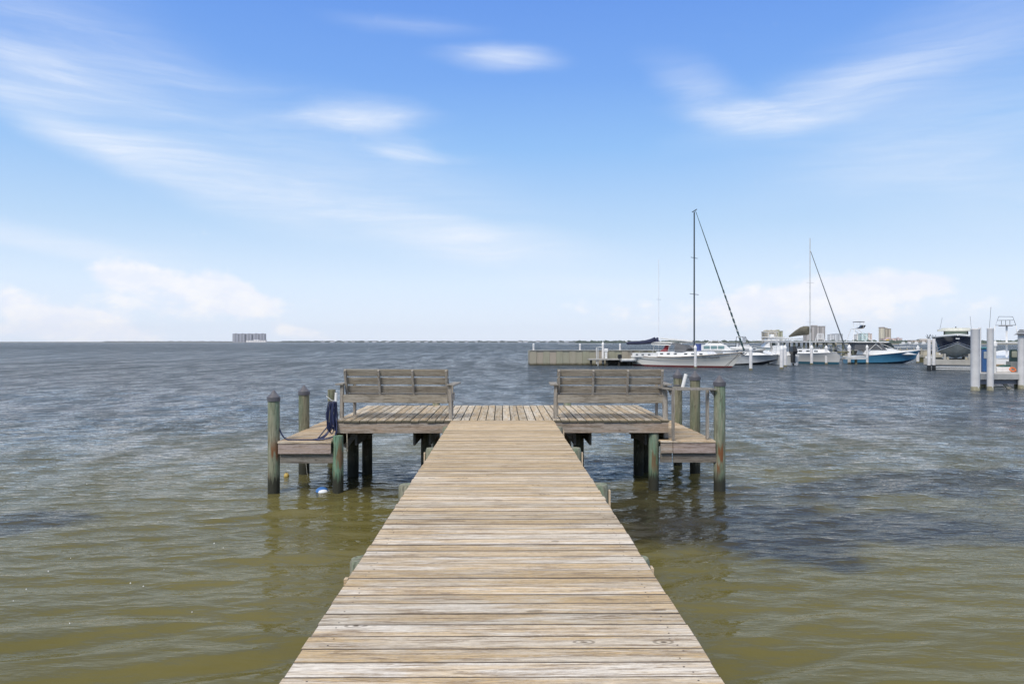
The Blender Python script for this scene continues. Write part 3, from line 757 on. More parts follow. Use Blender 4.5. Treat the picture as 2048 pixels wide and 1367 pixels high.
mz = MB().tube([(3.2, 0, 1.2), (3.2, 0, 11.5)], [.035, .025], 8).build('mizzen_mast', plain('pale_mast', (.85, .87, .9), .4), K)
MB().tube([(3.2, -.5, 7.2), (3.2, .5, 7.2)], .02, 6).build('spreader', M_alu, mz)
# furled foresail with spiral wraps
b = MB(); P0, P1 = Vector((MX + .15, 0, 16.3)), Vector((12.75, 0, 1.75)); n = 90; pts = []; rr = []
for i in range(n + 1):
    u = i / n; pts.append(P0.lerp(P1, u)); base_r = .028 + .075 * max(0, (u - .05)) ** .8
    rr.append(base_r * (1 + (.22 * math.sin(i * 1.7) if u > .55 else .05 * math.sin(i))))
b.tube(pts, rr, 8)
fs_ = b.build('furled_foresail', M_green, K)
b = MB()
for u0 in (.60, .66, .72, .765, .81, .855, .9):
    c0 = P0.lerp(P1, u0); c1 = P0.lerp(P1, u0 + .012); b.beam(c0 + Vector((-.12, -.12, 0)), c1 + Vector((.14, -.12, .0)), .05, .05)
b.build('sail_tie', M_canvas, fs_)
# mizzen boom cover, main boom
b = MB(); pts = [(3.05, 0, 3.1), (2.75, 0, 2.85), (2.2, 0, 2.68), (1.4, 0, 2.56), (.3, 0, 2.50), (-.75, 0, 2.48)]
b.tube([pts[0], (3.0, 0, 2.6)], [.12, .26], 10); b.tube(pts[1:], [.30, .27, .21, .18, .15], 12); b.build('boom_cover', M_ncan, K)
MB().tube([(-1.0, 0, 2.72), (-.4, 0, 2.5)], .05, 6).build('boom_end', M_alu, K)
MB().tube([(3.4, 0, 3.0), (5.2, 0, 2.82), (7.2, 0, 2.62)], [.07, .12, .14], 8).build('main_boom', M_gelw, K)
b = MB(); rows = []
for i in range(9):
    u = i / 8; yv = -1.25 + 2.5 * u; zv = 2.52 + .10 * math.sin(u * math.pi)
    rows.append([(3.0, yv, zv), (5.3, yv, zv - .03), (5.3, yv, zv - .28 if i in (0, 8) else zv - .06), (3.0, yv, zv - .2 if i in (0, 8) else zv - .04)])
b.grid(rows, 0, True, True); bim = b.build('bimini_top', M_canvas, K)
tubes(bim, [[(x_, s_ * 1.2, 1.4), (x_ + .25, s_ * 1.2, 2.4)] for x_ in (3.1, 4.9) for s_ in (1, -1)], .02, M_alu, 'bimini_frame')
b = MB(); rows = []
for i in range(11):
    a_ = math.pi * i / 10; rows.append([(5.6, -1.1 * math.cos(a_), 1.6 + .82 * math.sin(a_) ** .5), (6.5, -1.1 * math.cos(a_), 1.6 + .70 * math.sin(a_) ** .5), (6.9, -1.0 * math.cos(a_), 1.6 + .3 * math.sin(a_) ** .5)])
b.grid(rows, 0, True); b.build('spray_dodger', M_gcan, K)
tubes(K, [[(x_, s_ * y_, 1.1), (x_, s_ * y_, 1.75)] for x_, y_ in ((.3, .9), (2, 1.5), (4, 1.75), (6, 1.75), (8, 1.65), (10, 1.2), (11.6, .6)) for s_ in (1, -1)] +
      [[(x_, s_ * y_, 1.72) for x_, y_ in ((.3, .9), (2, 1.5), (4, 1.75), (6, 1.75), (8, 1.65), (10, 1.2), (11.6, .6))] for s_ in (1, -1)], .012, M_alu, 'guard_rail')
MB().cbox(12.2, 13.35, -.16, .16, 1.56, 1.66).build('bowsprit', M_gelw, K)
MB().tube([(12.5, -.2, 1.5), (12.8, -.25, 1.3), (13.1, -.2, 1.5)], .05, 6).build('anchor', M_black, K)
MB().cbox(7.55, 8.0, -.3, .3, 1.65, 2.4).build('sail_bag', plain('royal_blue_canvas', (.05, .08, .26), .7), K)
b = MB(); b.tube([(4.35, -.7, 1.5), (4.45, -.7, 1.9), (4.7, -.7, 2.3)], [.28, .26, .2], 10); b.tube([(3.9, -.7, 1.55), (4.3, -.7, 1.6)], [.2, .28], 10)
b.build('cushion', M_red, K)
tubes(K, [[(12.6, -.2, 1.5), (11.4, -.9, .4), (11.0, -1.1, -.05)], [(12.3, -.3, 1.45), (11.6, -1.2, .3), (11.3, -1.4, -.05)]], .02, M_rope, 'mooring_line')
cu = bpy.data.curves.new('lettering', 'FONT'); cu.body = "BEST MARINER"; cu.size = .26; cu.extrude = .004
fo = bpy.data.objects.new('tmp', cu); col.objects.link(fo)
dg = bpy.context.evaluated_depsgraph_get(); tm = bpy.data.meshes.new_from_object(fo.evaluated_get(dg)); bpy.data.objects.remove(fo)
tm.materials.clear(); tm.materials.append(M_navy)
fo = bpy.data.objects.new('name_lettering', tm); col.objects.link(fo); fo.parent = K
# lay it on the starboard bow
Ha = None
def hull_y(x, z):
    best = None
    for i in range(len(st) - 1):
        for j in range(2, 6):
            for q in (0, .5):
                p = st[i][j]; pn = st[i][j + 1]
                xx = p[0] + (pn[0] - p[0]) * q; zz2 = p[2] + (pn[2] - p[2]) * q; yy = p[1] + (pn[1] - p[1]) * q
                d2 = (xx - x) ** 2 + ((zz2 - z) * 2) ** 2
                if best is None or d2 < best[0]: best = (d2, yy)
    return best[1]
ya, yb_ = hull_y(9.0, 1.0), hull_y(11.0, 1.0)
fo.location = (8.9, -ya - .06, .98); fo.rotation_euler = (R(88), 0, math.atan2(ya - yb_, 2.0))

def motorboat(name, label, loc, rz, L, B, fs, fm, fb, m_side, m_bot, rake=1.2, deckm=None, rail=None, tw=.85, chine=(.02, .75), keel=-.35):
    t = thing(name, label, 'boat', loc, rz)
    s_ = stations(L, B, fs, fm, fb, chine[0], chine[1], tw, rake, keel)
    add_hull(t, s_, m_bot, m_side, rail or M_gel, deckm or M_gel, railr=.05)
    return t
# --- B: white express cruiser just beyond the ketch's bow
Bt = motorboat('motorboat', 'low white motorboat moored behind the two-masted sailboat bow', (wx(1425, 86), 86, WZ), -R(4), 8.2, 2.7, 1.15, 1.10, 1.22, M_gelw, M_bottom, 1.7, chine=(.12, .7))
house(Bt, 1.2, 6.6, 1.9, 1.1, 1.42, 1.6, .2, name='fore_cabin')
tubes(Bt, [[(3.2, s_ * 1.2, 1.2), (3.4, s_ * 1.2, 1.65), (6.8, s_ * .7, 1.65), (7.7, s_ * .15, 1.6)] for s_ in (1, -1)], .02, M_alu, 'bow_rail')
MB().cbox(4.6, 5.1, -.25, .25, 1.4, 1.47).build('hatch', M_glass, Bt)
# --- J: cruiser with tinted windows behind the ketch
J = motorboat('cabin_cruiser', 'white cabin cruiser with green tinted windows, seen over the two-masted sailboat deck', (wx(1392, 95), 95, WZ), -R(3), 7.6, 2.8, 1.55, 1.55, 1.85, M_gelw, M_bottom, 1.3)
ch = house(J, .5, 4.2, 2.3, 1.6, 2.25, .7, .15, M_gel)
for s_ in (1, -1):
    for x_ in (1.1, 2.0, 2.9): MB().cbox(x_ - .38, x_ + .38, s_ * 1.11 - .03, s_ * 1.11 + .03, 1.72, 2.12, .02).build('window', M_teal, ch)
fb_ = house(J, 1.3, 3.4, 1.9, 2.25, 2.42, .4, .1, M_gel, 'flybridge')
tubes(fb_, [[(1.5, s_ * .8, 2.4), (1.9, s_ * .8, 2.75), (2.9, s_ * .7, 2.72), (3.3, s_ * .8, 2.4)] for s_ in (1, -1)], .03, M_alu, 'windscreen_frame')
MB().cbox(4.4, 6.2, -.6, .6, 1.78, 2.0, .04).build('deck_box', M_gel, J)
# --- C: sportfisher behind
C_ = motorboat('sportfishing_yacht', 'large pale yacht with flybridge and white hardtop, bow left, behind the low white motorboat', (wx(1562, 132), 132, WZ), R(176), 9.6, 3.6, 1.5, 1.75, 2.12, plain('grey_blue_gelcoat', (.42, .50, .53), .25), M_bottom, 1.4)
hs = house(C_, .6, 3.4, 2.9, 1.6, 2.75, 1.1, .0, M_gel, 'deckhouse')
for s_ in (1, -1):
    MB().cbox(1.0, 2.3, s_ * 1.40 - .04, s_ * 1.40 + .04, 1.95, 2.45, .02).build('window', M_glass, hs)
MB().cbox(-.2, 4.6, -1.5, 1.5, 2.78, 2.95, .04).build('flybridge_deck', M_gel, C_)
fbn = house(C_, .6, 2.7, 2.2, 2.95, 3.35, .4, .1, M_gel, 'flybridge')
MB().cbox(-.3, 3.2, -1.4, 1.4, 3.40, 3.52, .03).build('hardtop', M_gel, C_)
tubes(C_, [[(x_, s_ * 1.0, 2.95), (x_ + .1, s_ * 1.0, 3.4)] for x_ in (0, 2.8) for s_ in (1, -1)] + [[(x_, s_ * .6, 3.5), (x_ + .2, s_ * .5, 4.3)] for x_ in (.8, 2.2) for s_ in (1, -1)], .04, M_gel, 'tower_leg')
MB().cbox(.6, 2.9, -.7, .7, 4.3, 4.38, .02).build('sunshade', M_gel, C_)
house(C_, 1.3, 2.0, 1.0, 3.52, 4.0, .1, .1, M_gel, 'upper_helm')
# --- windscreen boat behind
Wd = motorboat('centre_console', 'small white boat with a dark framed windscreen, left of the large pale yacht', (wx(1466, 118), 118, WZ), 0, 5.2, 2.2, 1.3, 1.3, 1.55, M_gelw, M_bottom)
tubes(Wd, [[(.6, s_ * .8, 1.5), (.8, s_ * .8, 3.4), (1.7, s_ * .8, 3.45), (2.3, s_ * .8, 2.4)] for s_ in (1, -1)] + [[(.8, -.8, 3.4), (.8, .8, 3.4)], [(1.7, -.8, 3.45), (1.7, .8, 3.45)], [(.6, -.8, 2.3), (2.3, -.8, 2.4)]], .04, M_black, 'windscreen_frame')
MB().cbox(1.72, 1.80, -.7, .7, 2.5, 3.35, .01).build('windscreen', plain('hazy_vinyl', (.5, .52, .55), .3), Wd)
house(Wd, .7, 2.6, 1.5, 1.4, 2.3, .3, .1, M_gel, 'console')
# --- D: white sloop with brown boom cover
dxx, dyy = wx(1560, 95), 95
ex_, ey_ = wx(1682, 86.5), 86.5
angD = math.atan2(ey_ - dyy, ex_ - dxx); LD = math.hypot(ey_ - dyy, ex_ - dxx)
D = thing('sailboat', 'white single-masted sailboat with brown boom cover and teal waterline stripe', 'sailboat', (dxx, dyy, WZ), angD)
st2 = stations(LD, 3.2, 1.15, 1.2, 1.42, -.1, .05, .7, .45, -.9, 22, .6)
md, T = mat_new('sloop_hull_paint')
zz_ = T.node('ShaderNodeSeparateXYZ', Vector=T.node('ShaderNodeTexCoord').outputs['Object']).outputs[2]
finish(md, T, T.ramp(T.rng(zz_, 0, 1), [(0, (.03, .11, .16)), (.26, (.03, .11, .16)), (.265, (.58, .58, .56)), (1, (.64, .64, .62))], 'CONSTANT'), .4)
add_hull(D, st2, md, md, M_gel, M_gel)
cD = house(D, 3.0, LD - 2.2, 2.0, 1.25, 1.75, .6, .1)
wins(cD, (4.2, 5.4, 6.6), 1.9, 1.5, .25, .08)
def along(px, x0_, y0_, ang):   # distance along a hull axis at which it crosses a picture column
    k = math.tan(math.atan((px - 1024) / F) + YAW); return (k * y0_ - x0_) / (math.cos(ang) - k * math.sin(ang))
mxd = along(1620, dxx, dyy, angD)
mtD = MB().tube([(mxd, 0, 1.5), (mxd, 0, 15.2)], [.06, .05], 8).build('mast', M_gelw, D)
for z_ in (5.0, 9.8): MB().tube([(mxd, -.6, z_), (mxd, .6, z_)], .022, 6).build('spreader', M_gelw, mtD)
MB().tube([(mxd + .1, 0, 13.6), (LD + .75, 0, 1.62)], [.035, .075], 8).build('furled_foresail', M_dkm, D)
b = MB(); b.tube([(mxd - .15, 0, 4.0), (mxd - .5, 0, 4.0), (mxd - 1.2, 0, 3.95), (mxd - 2.1, 0, 3.7), (mxd - 3.3, 0, 3.3)], [.40, .56, .54, .36, .10], 12); b.build('boom_cover', M_bcan, D)
MB().cbox(LD - .3, LD + .9, -.3, .3, 1.38, 1.52).build('bowsprit', plain('olive_teak', (.22, .20, .11), .7), D)
tubes(D, [[(LD + .8, s_ * .1, 1.5), (LD - 1.2, s_ * .9, 1.95), (3, s_ * 1.5, 1.9)] for s_ in (1, -1)] + [[(x_, s_ * 1.4, 1.2), (x_, s_ * 1.4, 1.9)] for x_ in (3, 5, 7) for s_ in (1, -1)], .014, M_alu, 'guard_rail')
MB().cbox(.4, 2.8, -1.0, 1.0, 2.95, 3.05, .03).build('bimini_top', M_gel, D)
tubes(D, [[(x_, s_ * .95, 1.2), (x_, s_ * .95, 2.95)] for x_ in (.5, 2.7) for s_ in (1, -1)], .025, M_alu, 'bimini_frame')
# --- E: skiff with big black outboard
ang = R(97)
E = motorboat('centre_console', 'open white boat with a large tilted black outboard, behind the double white piles', (wx(1581, 84.5), 84.5, WZ), ang, 6.4, 2.4, 1.05, 1.2, 1.5, M_gelw, M_bottom)
ob = MB()
ob.hexa([Vector(q) for q in ((-.42, -.2, 1.25), (.3, -.2, 1.25), (.3, .2, 1.25), (-.42, .2, 1.25), (-.55, -.3, 1.55), (.42, -.3, 1.55), (.42, .3, 1.55), (-.55, .3, 1.55))])
ob.hexa([Vector(q) for q in ((-.55, -.3, 1.552), (.42, -.3, 1.552), (.42, .3, 1.552), (-.55, .3, 1.552), (-.28, -.2, 2.12), (.32, -.22, 2.08), (.32, .22, 2.08), (-.28, .2, 2.12))])
ob.v = [(x_ - .55, y_, z_) for x_, y_, z_ in ob.v]; eng = ob.build('outboard_engine', M_black, E)
ob = MB(); ob.prism([(-.85, -.13), (-.3, -.15), (-.3, .15), (-.85, .13)], .35, 1.26); ob.prism([(-1.15, -.05), (-.3, -.08), (-.3, .08), (-1.15, .05)], .28, .36)
ob.tube([(-1.25, 0, .12), (-.55, 0, .14)], [.05, .09], 8); ob.side([(-.8, .1), (-.5, .1), (-.55, -.28), (-.7, -.28)], -.02, .02); ob.build('outboard_leg', M_black, eng)
pr = MB()
for k in range(3): pr.beam((-1.22, 0, .12), (-1.24, .2 * math.cos(k * 2.09), .12 + .2 * math.sin(k * 2.09)), .02, .12)
pr.build('propeller', M_alu, eng)
house(E, 2.2, 3.6, 1.0, 1.2, 2.2, .4, .1, M_gel, 'console')
house(E, .4, 1.0, 1.6, 1.1, 1.5, .1, .1, M_gel, 'seat')
for x_ in (2.2, 3.4):
    for s_ in (1, -1): tubes(E, [[(x_, s_ * .6, 1.2), (x_, s_ * .6, 3.0)]], .03, M_alu, 't_top_post')
MB().cbox(1.7, 3.9, -.8, .8, 3.0, 3.08, .02).build('t_top', M_gel, E)
# --- F: blue sportfisher
Fx, Fy = wx(1694, 91), 91
Fb = motorboat('sportfishing_boat', 'blue-hulled boat with grey canvas enclosure, white deck and diagonal white tower struts', (Fx, Fy, WZ), -R(3), 8.75, 3.1, .82, 1.18, 1.62, M_blue, plain('shaded_blue_bottom', (.03, .09, .16), .4), 1.1, chine=(.12, .55))
house(Fb, 1.6, 7.9, 2.3, 1.1, 1.85, 3.0, .2, M_gel, 'cabin_trunk', zf=1.80)
enc = house(Fb, .5, 4.3, 2.2, 1.65, 2.52, .9, .05, M_gcan, 'canvas_enclosure')
MB().cbox(.15, 4.5, -1.25, 1.25, 2.54, 2.66, .03).build('hardtop', M_gel, Fb)
MB().side([(3.6, 2.5), (4.8, 2.5), (5.3, 1.9), (4.2, 1.9)], -.95, -.9).build('windscreen', M_glass, Fb)
tubes(Fb, [[(1.0, s_ * .55, 4.2), (3.7, s_ * 1.1, 1.75)] for s_ in (1, -1)] + [[(3.3, s_ * 1.0, 2.6), (2.1, s_ * 1.2, 1.6)] for s_ in (1, -1)] + [[(3.4, s_ * 1.05, 2.5), (5.0, s_ * 1.0, 1.85)] for s_ in (1, -1)] + [[(.7, s_ * .55, 4.2), (.3, s_ * 1.0, 2.6)] for s_ in (1, -1)], .035, M_gel, 'tower_strut')
MB().cbox(.7, 1.7, -.6, .6, 4.18, 4.24, .02).build('tower_platform', M_gel, Fb)
MB().side([(1.0, 4.24), (1.9, 4.26), (2.15, 4.62), (1.75, 4.66), (1.5, 4.4)], -.3, .3).build('tower_seat', M_black, Fb)
MB().cbox(.9, 1.9, -.55, .55, 5.02, 5.09, .02).build('tower_shade', M_gcan, Fb)
tubes(Fb, [[(x_, s_ * .5, 4.2), (x_, s_ * .5, 5.03)] for x_ in (1.0, 1.75) for s_ in (1, -1)], .02, M_gel, 'tower_post')
tubes(Fb, [[(5.4, s_ * 1.15, 1.5), (5.6, s_ * 1.12, 1.95), (7.6, s_ * .6, 2.05), (8.6, 0, 2.0)] for s_ in (1, -1)], .02, M_alu, 'bow_rail')
# --- G: navy boat on a lift, bow to the viewer
Gy = 70.0; gx = wx(1914, Gy); GA = math.atan2(-Gy, -gx) + R(2)
G = thing('raised_boat', 'navy boat with pale underside raised on a lift, its bow facing the pier', 'boat', (gx, Gy, 0), GA)
st3 = stations(8.5, 3.75, 2.0, 2.0, 2.30, .65, 1.50, .92, 1.5, 0, 26, .62)
off_ = -6.8
st3 = [[(p[0] + off_, p[1], p[2] - .26) for p in r_] for r_ in st3]
add_hull(G, st3, M_gbot, M_navy, M_gel, M_gel, railr=.11)
for s_ in (1, -1):
    MB().tube([(r_[2][0] + .01, r_[2][1] * s_ + .01 * s_, r_[2][2]) for r_ in st3], .045, 6).build('chine_stripe', M_gel, G)
    MB().tube([(r_[3][0] + .01, r_[3][1] * s_ + .01 * s_, r_[3][2] - .12) for r_ in st3], .02, 6).build('chine_stripe', M_gel, G)
MB().cbox(1.42, 1.52, -.16, .16, 1.62, 1.74, .03).build('bow_badge', M_alu, G)
house(G, -4.8, -2.6, 2.0, 1.7, 2.42, .5, .1, M_gel, 'console')
MB().cbox(-2.82, -2.75, -.95, .95, 1.95, 2.42, .02).build('windscreen', plain('green_glass', (.22, .27, .22), .1), G)
b = MB(); b.prism([(-5.4, -1.55), (-2.8, -1.55), (-2.3, -.9), (-2.3, .9), (-2.8, 1.55), (-5.4, 1.55)], 2.44, 2.62); b.prism([(-5.2, -1.2), (-3.0, -1.2), (-2.6, -.7), (-2.6, .7), (-3.0, 1.2), (-5.2, 1.2)], 2.62, 2.74); b.build('hardtop', plain('cream_gelcoat', (.70, .70, .62), .4), G)
for s_ in (1, -1): tubes(G, [[(-2.7, s_ * 1.0, 1.8), (-2.7, s_ * .98, 2.42)]], .06, M_black, 'windscreen_post')
tubes(G, [[(-3.0, -1.35, 2.6), (-3.0, -1.15, 3.75)], [(-3.0, 1.3, 2.6), (-3.0, 1.2, 3.85)]], .014, M_dkm, 'antenna')
MB().lathe([(.05, 0), (.06, .1), (.03, .16)], (-2.9, .0, 2.72), 8).build('top_light', M_black, G)
LF = thing('boat_lift', 'grey boat lift frame with beams carrying the navy boat', 'boat lift', (gx, Gy, WZ), GA)
# local x towards the viewer, local y to the right of the boat (left in the picture is -y)
MB().cbox(-.2, .1, -2.75, 1.9, .42, .95, .02).build('cross_beam', M_conc, LF)
MB().cbox(.1, .18, -2.7, 1.9, .36, .47, .01).build('lower_flange', M_gcan, LF)
MB().cbox(.5, .6, -2.2, 1.9, .20, .27, .01).build('guide_rail', M_gel, LF)
MB().cbox(.5, .6, -2.2, 1.9, .03, .09, .01).build('guide_rail', M_gel, LF)
MB().cbox(-6.5, -6.2, -2.75, 1.9, .42, .95, .02).build('cross_beam', M_conc, LF)
for y_ in (-.75, .75): MB().beam((.1, y_, 1.05), (-6.6, y_, 1.05), .2, .25).build('bunk', M_beige, LF)
for y_ in (-1.0, 1.0): MB().cbox(-.15, .05, y_ - .1, y_ + .1, .95, 1.5, .02).build('guide_block', M_conc, LF)
MB().cbox(-2.6, -.6, -2.6, -1.9, .98, 1.2, .03).build('motor_platform', M_gelw, LF)

# --- white piles
def wpile(px, ytop, ywl, wpx, label, cap=True, m=None, Y=None, dark=False):
    Yv = Y or 2.61 * F / (ywl - 683.5)
    X = wx(px, Yv); top = wzp(ytop, Yv, X) - WZ; r = wpx / 2 / F * Yv
    t = thing('mooring_pile', label, 'pile', (X, Yv, WZ), 0, 'white mooring piles of the marina')
    b = MB(); lean = random.Random(int(px)).uniform(-.012, .012)
    zc = top - 2.2 * r if cap else top
    b.lathe([(r * 1.02, -1), (r, .5), (r * .98, zc)], (0, 0, 0), 16, wob=.03, seed=px)
    b.v = [(x_ + z_ * lean, y_, z_) for x_, y_, z_ in b.v]
    b.build('pile_wrap', m or M_wpile, t)
    if cap:
        c = MB(); c.lathe([(r * 1.12, zc - .1), (r * 1.15, zc + .1), (r * .8, zc + r * 1.1), (.01, top)], (lean * top, 0, 0), 16); c.build('pile_cap', M_gel, t)
    s_ = MB(); s_.lathe([(r * 1.04, -.3), (r * 1.03, .16)], (0, 0, 0), 16, wob=.04, seed=px); s_.build('stain_band', M_stain if not dark else M_black, t)
    return t
for a in ((1206, 683, 730.5, 4.6, 'white capped pile left of the two-masted sailboat stern'),
          (1391, 689, 736, 5.4, 'white capped pile in front of the two-masted sailboat mid hull'),
          (1501.5, 692, 740, 6.4, 'white capped pile just right of the two-masted sailboat bow, nearest the viewer'),
          (1563, 690, 737.5, 7.2, 'left, thicker pile of the touching pair of white piles'),
          (1570.5, 689, 733, 6.2, 'right pile of the touching pair of white piles'),
          (1537, 700, 727, 4.2, 'short white pile in shadow left of the touching pair'),
          (1583, 700, 727, 4.0, 'thin white pile left of the black outboard'),
          (1623, 689, 728.8, 5.6, 'white capped pile before the left half of the single-masted sailboat hull'),
          (1652.5, 690, 728.2, 5.2, 'white capped pile before the right half of the single-masted sailboat hull'),
          (1698.5, 688, 727.5, 6.2, 'white capped pile at the blue-hulled boat stern'),
          (1734.5, 689, 727.3, 4.6, 'left pile of the close pair before the blue hull'),
          (1739.5, 689.5, 726.8, 4.4, 'right pile of the close pair before the blue hull'),
          (1771.5, 689, 727, 5.0, 'white capped pile before the forward half of the blue hull'),
          (1835.5, 690, 725.5, 5.6, 'white capped pile ahead of the blue-hulled boat bow'),
          (1879, 689, 722, 4.2, 'white capped pile directly left of the navy boat'),
          (1377, 690, 716, 4.0, 'white capped pile seen over the two-masted sailboat cabin, left of its mast'),
          (1451.5, 690, 714, 4.0, 'white capped pile seen over the two-masted sailboat foredeck'),
          (1296, 721, 731, 2.6, 'short pale pile under the two-masted sailboat stern')):
    wpile(*a)
# spiked post pair by the lift
for px_, lb in ((1858, 'left post of the tall pair with dark spiky tops, left of the boat lift'), (1867.5, 'right post of the tall pair with dark spiky tops, left of the boat lift')):
    Yv = 67.5 + (px_ - 1858) * .08; t = wpile(px_, 677, 742, 6.2, lb, False, None, Yv)
    X = wx(px_, Yv); r = 3.1 / F * Yv
    MB().lathe([(r * 1.25, -.5), (r * 1.25, .5)], (0, 0, 0), 16, wob=.05).build('dark_sleeve', M_black, t)
    top = wzp(677, Yv, X) - WZ
    c = MB(); rr_ = random.Random(int(px_))
    for k in range(12):
        a_ = rr_.uniform(0, 6.28); c.beam((0, 0, top), (math.cos(a_) * rr_.uniform(.05, .3), math.sin(a_) * rr_.uniform(.05, .3), top + rr_.uniform(.02, .42)), .02, .03)
    c.build('spiky_top', plain('spike', (.08, .10, .11), .8), t)
# --- bulkhead at the left of the marina
Y0 = 84.5
bk = thing('bulkhead', 'long beige vertical-panel breakwater wall standing in the water behind the right bench', 'breakwater', (0, 0, WZ))
x0_, x1_ = wx(1060, Y0), wx(1330, Y0)
b = MB(); xx = x0_; rb_ = random.Random(9); k = 0
while xx < x1_:
    wv = .74; b.cbox(xx + .008, xx + wv - .008, Y0 + (.05 if k % 2 else 0), Y0 + .35, -1, 1.62, .012); xx += wv; k += 1
m, T = mat_new('bulkhead_panels')
oc = T.node('ShaderNodeTexCoord').outputs['Object']; zq = T.node('ShaderNodeSeparateXYZ', Vector=oc).outputs[2]
rn_ = T.node('ShaderNodeNewGeometry').outputs['Random Per Island']
c_ = T.mix(rn_, (.33, .33, .245), (.40, .345, .28)); c_ = T.mix(T.rng(T.noise(T.map(oc, sc=(3, 3, .5)), 1.5, 5, .6), .45, .7, 0, .5), c_, (.27, .25, .18))
edge_ = T.rng(T.math('ADD', zq, T.math('MULTIPLY', T.noise(oc, 2.5, 4), .25)), .42, .2)
finish(m, T, T.mix(edge_, c_, (.07, .06, .03)), .85)
b.build('wall_panels', m, bk)
b = MB(); yy = Y0 + .2
for k in range(8): b.cbox(x0_ - .02, x0_ + .05, yy + k * .74, yy + k * .74 + .72, -1, 1.6, .01)
b.build('end_panels', m, bk)
MB().cbox(x0_ - .1, x1_, Y0 - .08, Y0 + .5, 1.62, 1.70, .01).build('cap_board', M_conc, bk)
for k, (px_, lb) in enumerate(((1067, 'white post on the left end of the beige breakwater wall'), (1160, 'white post on the middle of the beige breakwater wall'), (1240, 'white post on the beige breakwater wall nearest the two-masted sailboat'))):
    X = wx(px_, Y0 + .25); t = thing('wall_post', lb, 'post', (X, Y0 + .25, WZ + 1.70), 0, 'white posts on the breakwater wall')
    MB().lathe([(.10, 0), (.10, .58)], (0, 0, 0), 12).build('post_shaft', M_wpile, t); MB().lathe([(.12, .56), (.12, .62), (.02, .74)], (0, 0, 0), 12).build('post_cap', M_gel, t)
MB().cbox(wx(1125, Y0) - .1, wx(1240, Y0), Y0 + 5.4, Y0 + 5.46, 2.38, 2.42, .005).build('far_rail', M_gelw, bk)
# small dock in front of the wall
dk = thing('small_dock', 'low grey floating dock between the beige wall and the two-masted sailboat stern', 'dock', (0, 0, WZ))
MB().cbox(wx(1176, 83), wx(1262, 83), 81.8, 83.6, .62, .78, .02).build('dock_deck', M_conc, dk)
for px_ in (1182, 1214, 1238, 1258): MB().lathe([(.13, -.6), (.13, .62)], (wx(px_, 82.2), 82.2, 0), 10).build('dock_leg', M_dkw, dk)
MB().box(wx(1212, 83), wx(1265, 83), 83.0, 83.1, -.3, .60).build('dark_skirt', M_dkw, dk)
tubes(dk, [[(wx(1193, 82), 82, .2), (wx(1193, 82), 82, 2.0), (wx(1204, 82), 82, 2.05)], [(wx(1196, 82), 82, -.2), (wx(1196, 82), 82, 1.9)]], .05, M_gelw, 'ladder')
t = thing('dock_pedestal', 'white service pedestal on the floating dock, beside a white pile', 'pedestal', (wx(1212, 82.5), 82.5, WZ + .78))
MB().cbox(-.12, .12, -.12, .12, 0, .72, .03).build('pedestal_post', M_gel, t); MB().cbox(-.2, .2, -.16, .16, .72, 1.1, .06).build('pedestal_head', M_gel, t)
dn = thing('dinghy', 'small pale inflatable dinghy with black outboard hung at the two-masted sailboat stern', 'dinghy', (wx(1256, 82), 82.0, WZ + .5), R(10))
b = MB(); pl = [(-.9, -.45, .12), (.3, -.45, .12), (.9, -.2, .2), (1.05, 0, .25), (.9, .2, .2), (.3, .45, .12), (-.9, .45, .12)]; b.tube(pl, .17, 10); b.box(-.85, .8, -.4, .4, .0, .06); b.build('inflatable_tube', M_gelw, dn)
MB().cbox(-1.15, -.75, -.14, .14, .3, .75, .06).build('outboard_engine', M_black, dn)
# --- dock at the right edge
HD = thing('fuel_dock', 'raised pale dock on stained posts at the right edge, carrying cabinets and a kiosk', 'dock', (0, 0, WZ))
HY = 41.5; hx0 = wx(1959, HY)
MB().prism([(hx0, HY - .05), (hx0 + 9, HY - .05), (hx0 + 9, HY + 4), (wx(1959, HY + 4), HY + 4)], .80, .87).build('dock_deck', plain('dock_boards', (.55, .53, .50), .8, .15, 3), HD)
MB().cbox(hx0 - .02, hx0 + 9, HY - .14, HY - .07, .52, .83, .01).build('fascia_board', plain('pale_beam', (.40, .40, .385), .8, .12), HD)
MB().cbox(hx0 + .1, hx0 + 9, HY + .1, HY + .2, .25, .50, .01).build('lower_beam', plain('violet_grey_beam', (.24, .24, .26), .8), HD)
for px_ in (1962, 1970, 2035, 2052): MB().lathe([(.17, -1), (.17, .5)], (wx(px_, HY + .6), HY + .6, 0), 14).build('dock_pile', M_stain, HD)
MB().beam((wx(1985, HY), HY + .3, -.05), (wx(1998, HY), HY + .3, .45), .09, .14).build('brace', M_beige, HD)
MB().beam((wx(2008, HY), HY + .3, .48), (wx(2028, HY), HY + .3, -.08), .09, .16).build('brace', M_beige, HD)
MB().cbox(wx(1986, HY), wx(2018, HY), HY + .42, HY + .5, .02, .12, .01).build('low_brace', M_beige, HD)
def bigpile(px, ytop, ywl, wpx, label):
    Yv = 2.61 * F / (ywl - 683.5); X = wx(px, Yv); top = wzp(ytop, Yv, X) - WZ; r = wpx / 2 / F * Yv
    t = thing('dock_pile', label, 'pile', (X, Yv, WZ), 0, 'thick white piles before the right-hand dock')
    MB().lathe([(r, -1), (r, top - .06), (r * 1.03, top - .05), (r * 1.03, top), (r * .98, top + .01)], (0, 0, 0), 28, wob=.01).build('pile_wrap', M_wpile, t)
    MB().lathe([(r * 1.012, -.5), (r * 1.01, .10), (r * 1.006, .22)], (0, 0, 0), 28, wob=.02).build('stain_band', plain('pile_stain', (.38, .35, .24), .8, .35, 5), t)
    return t
bigpile(1950.5, 657, 781.5, 16.5, 'thickest tall white pile, left end of the right-hand dock')
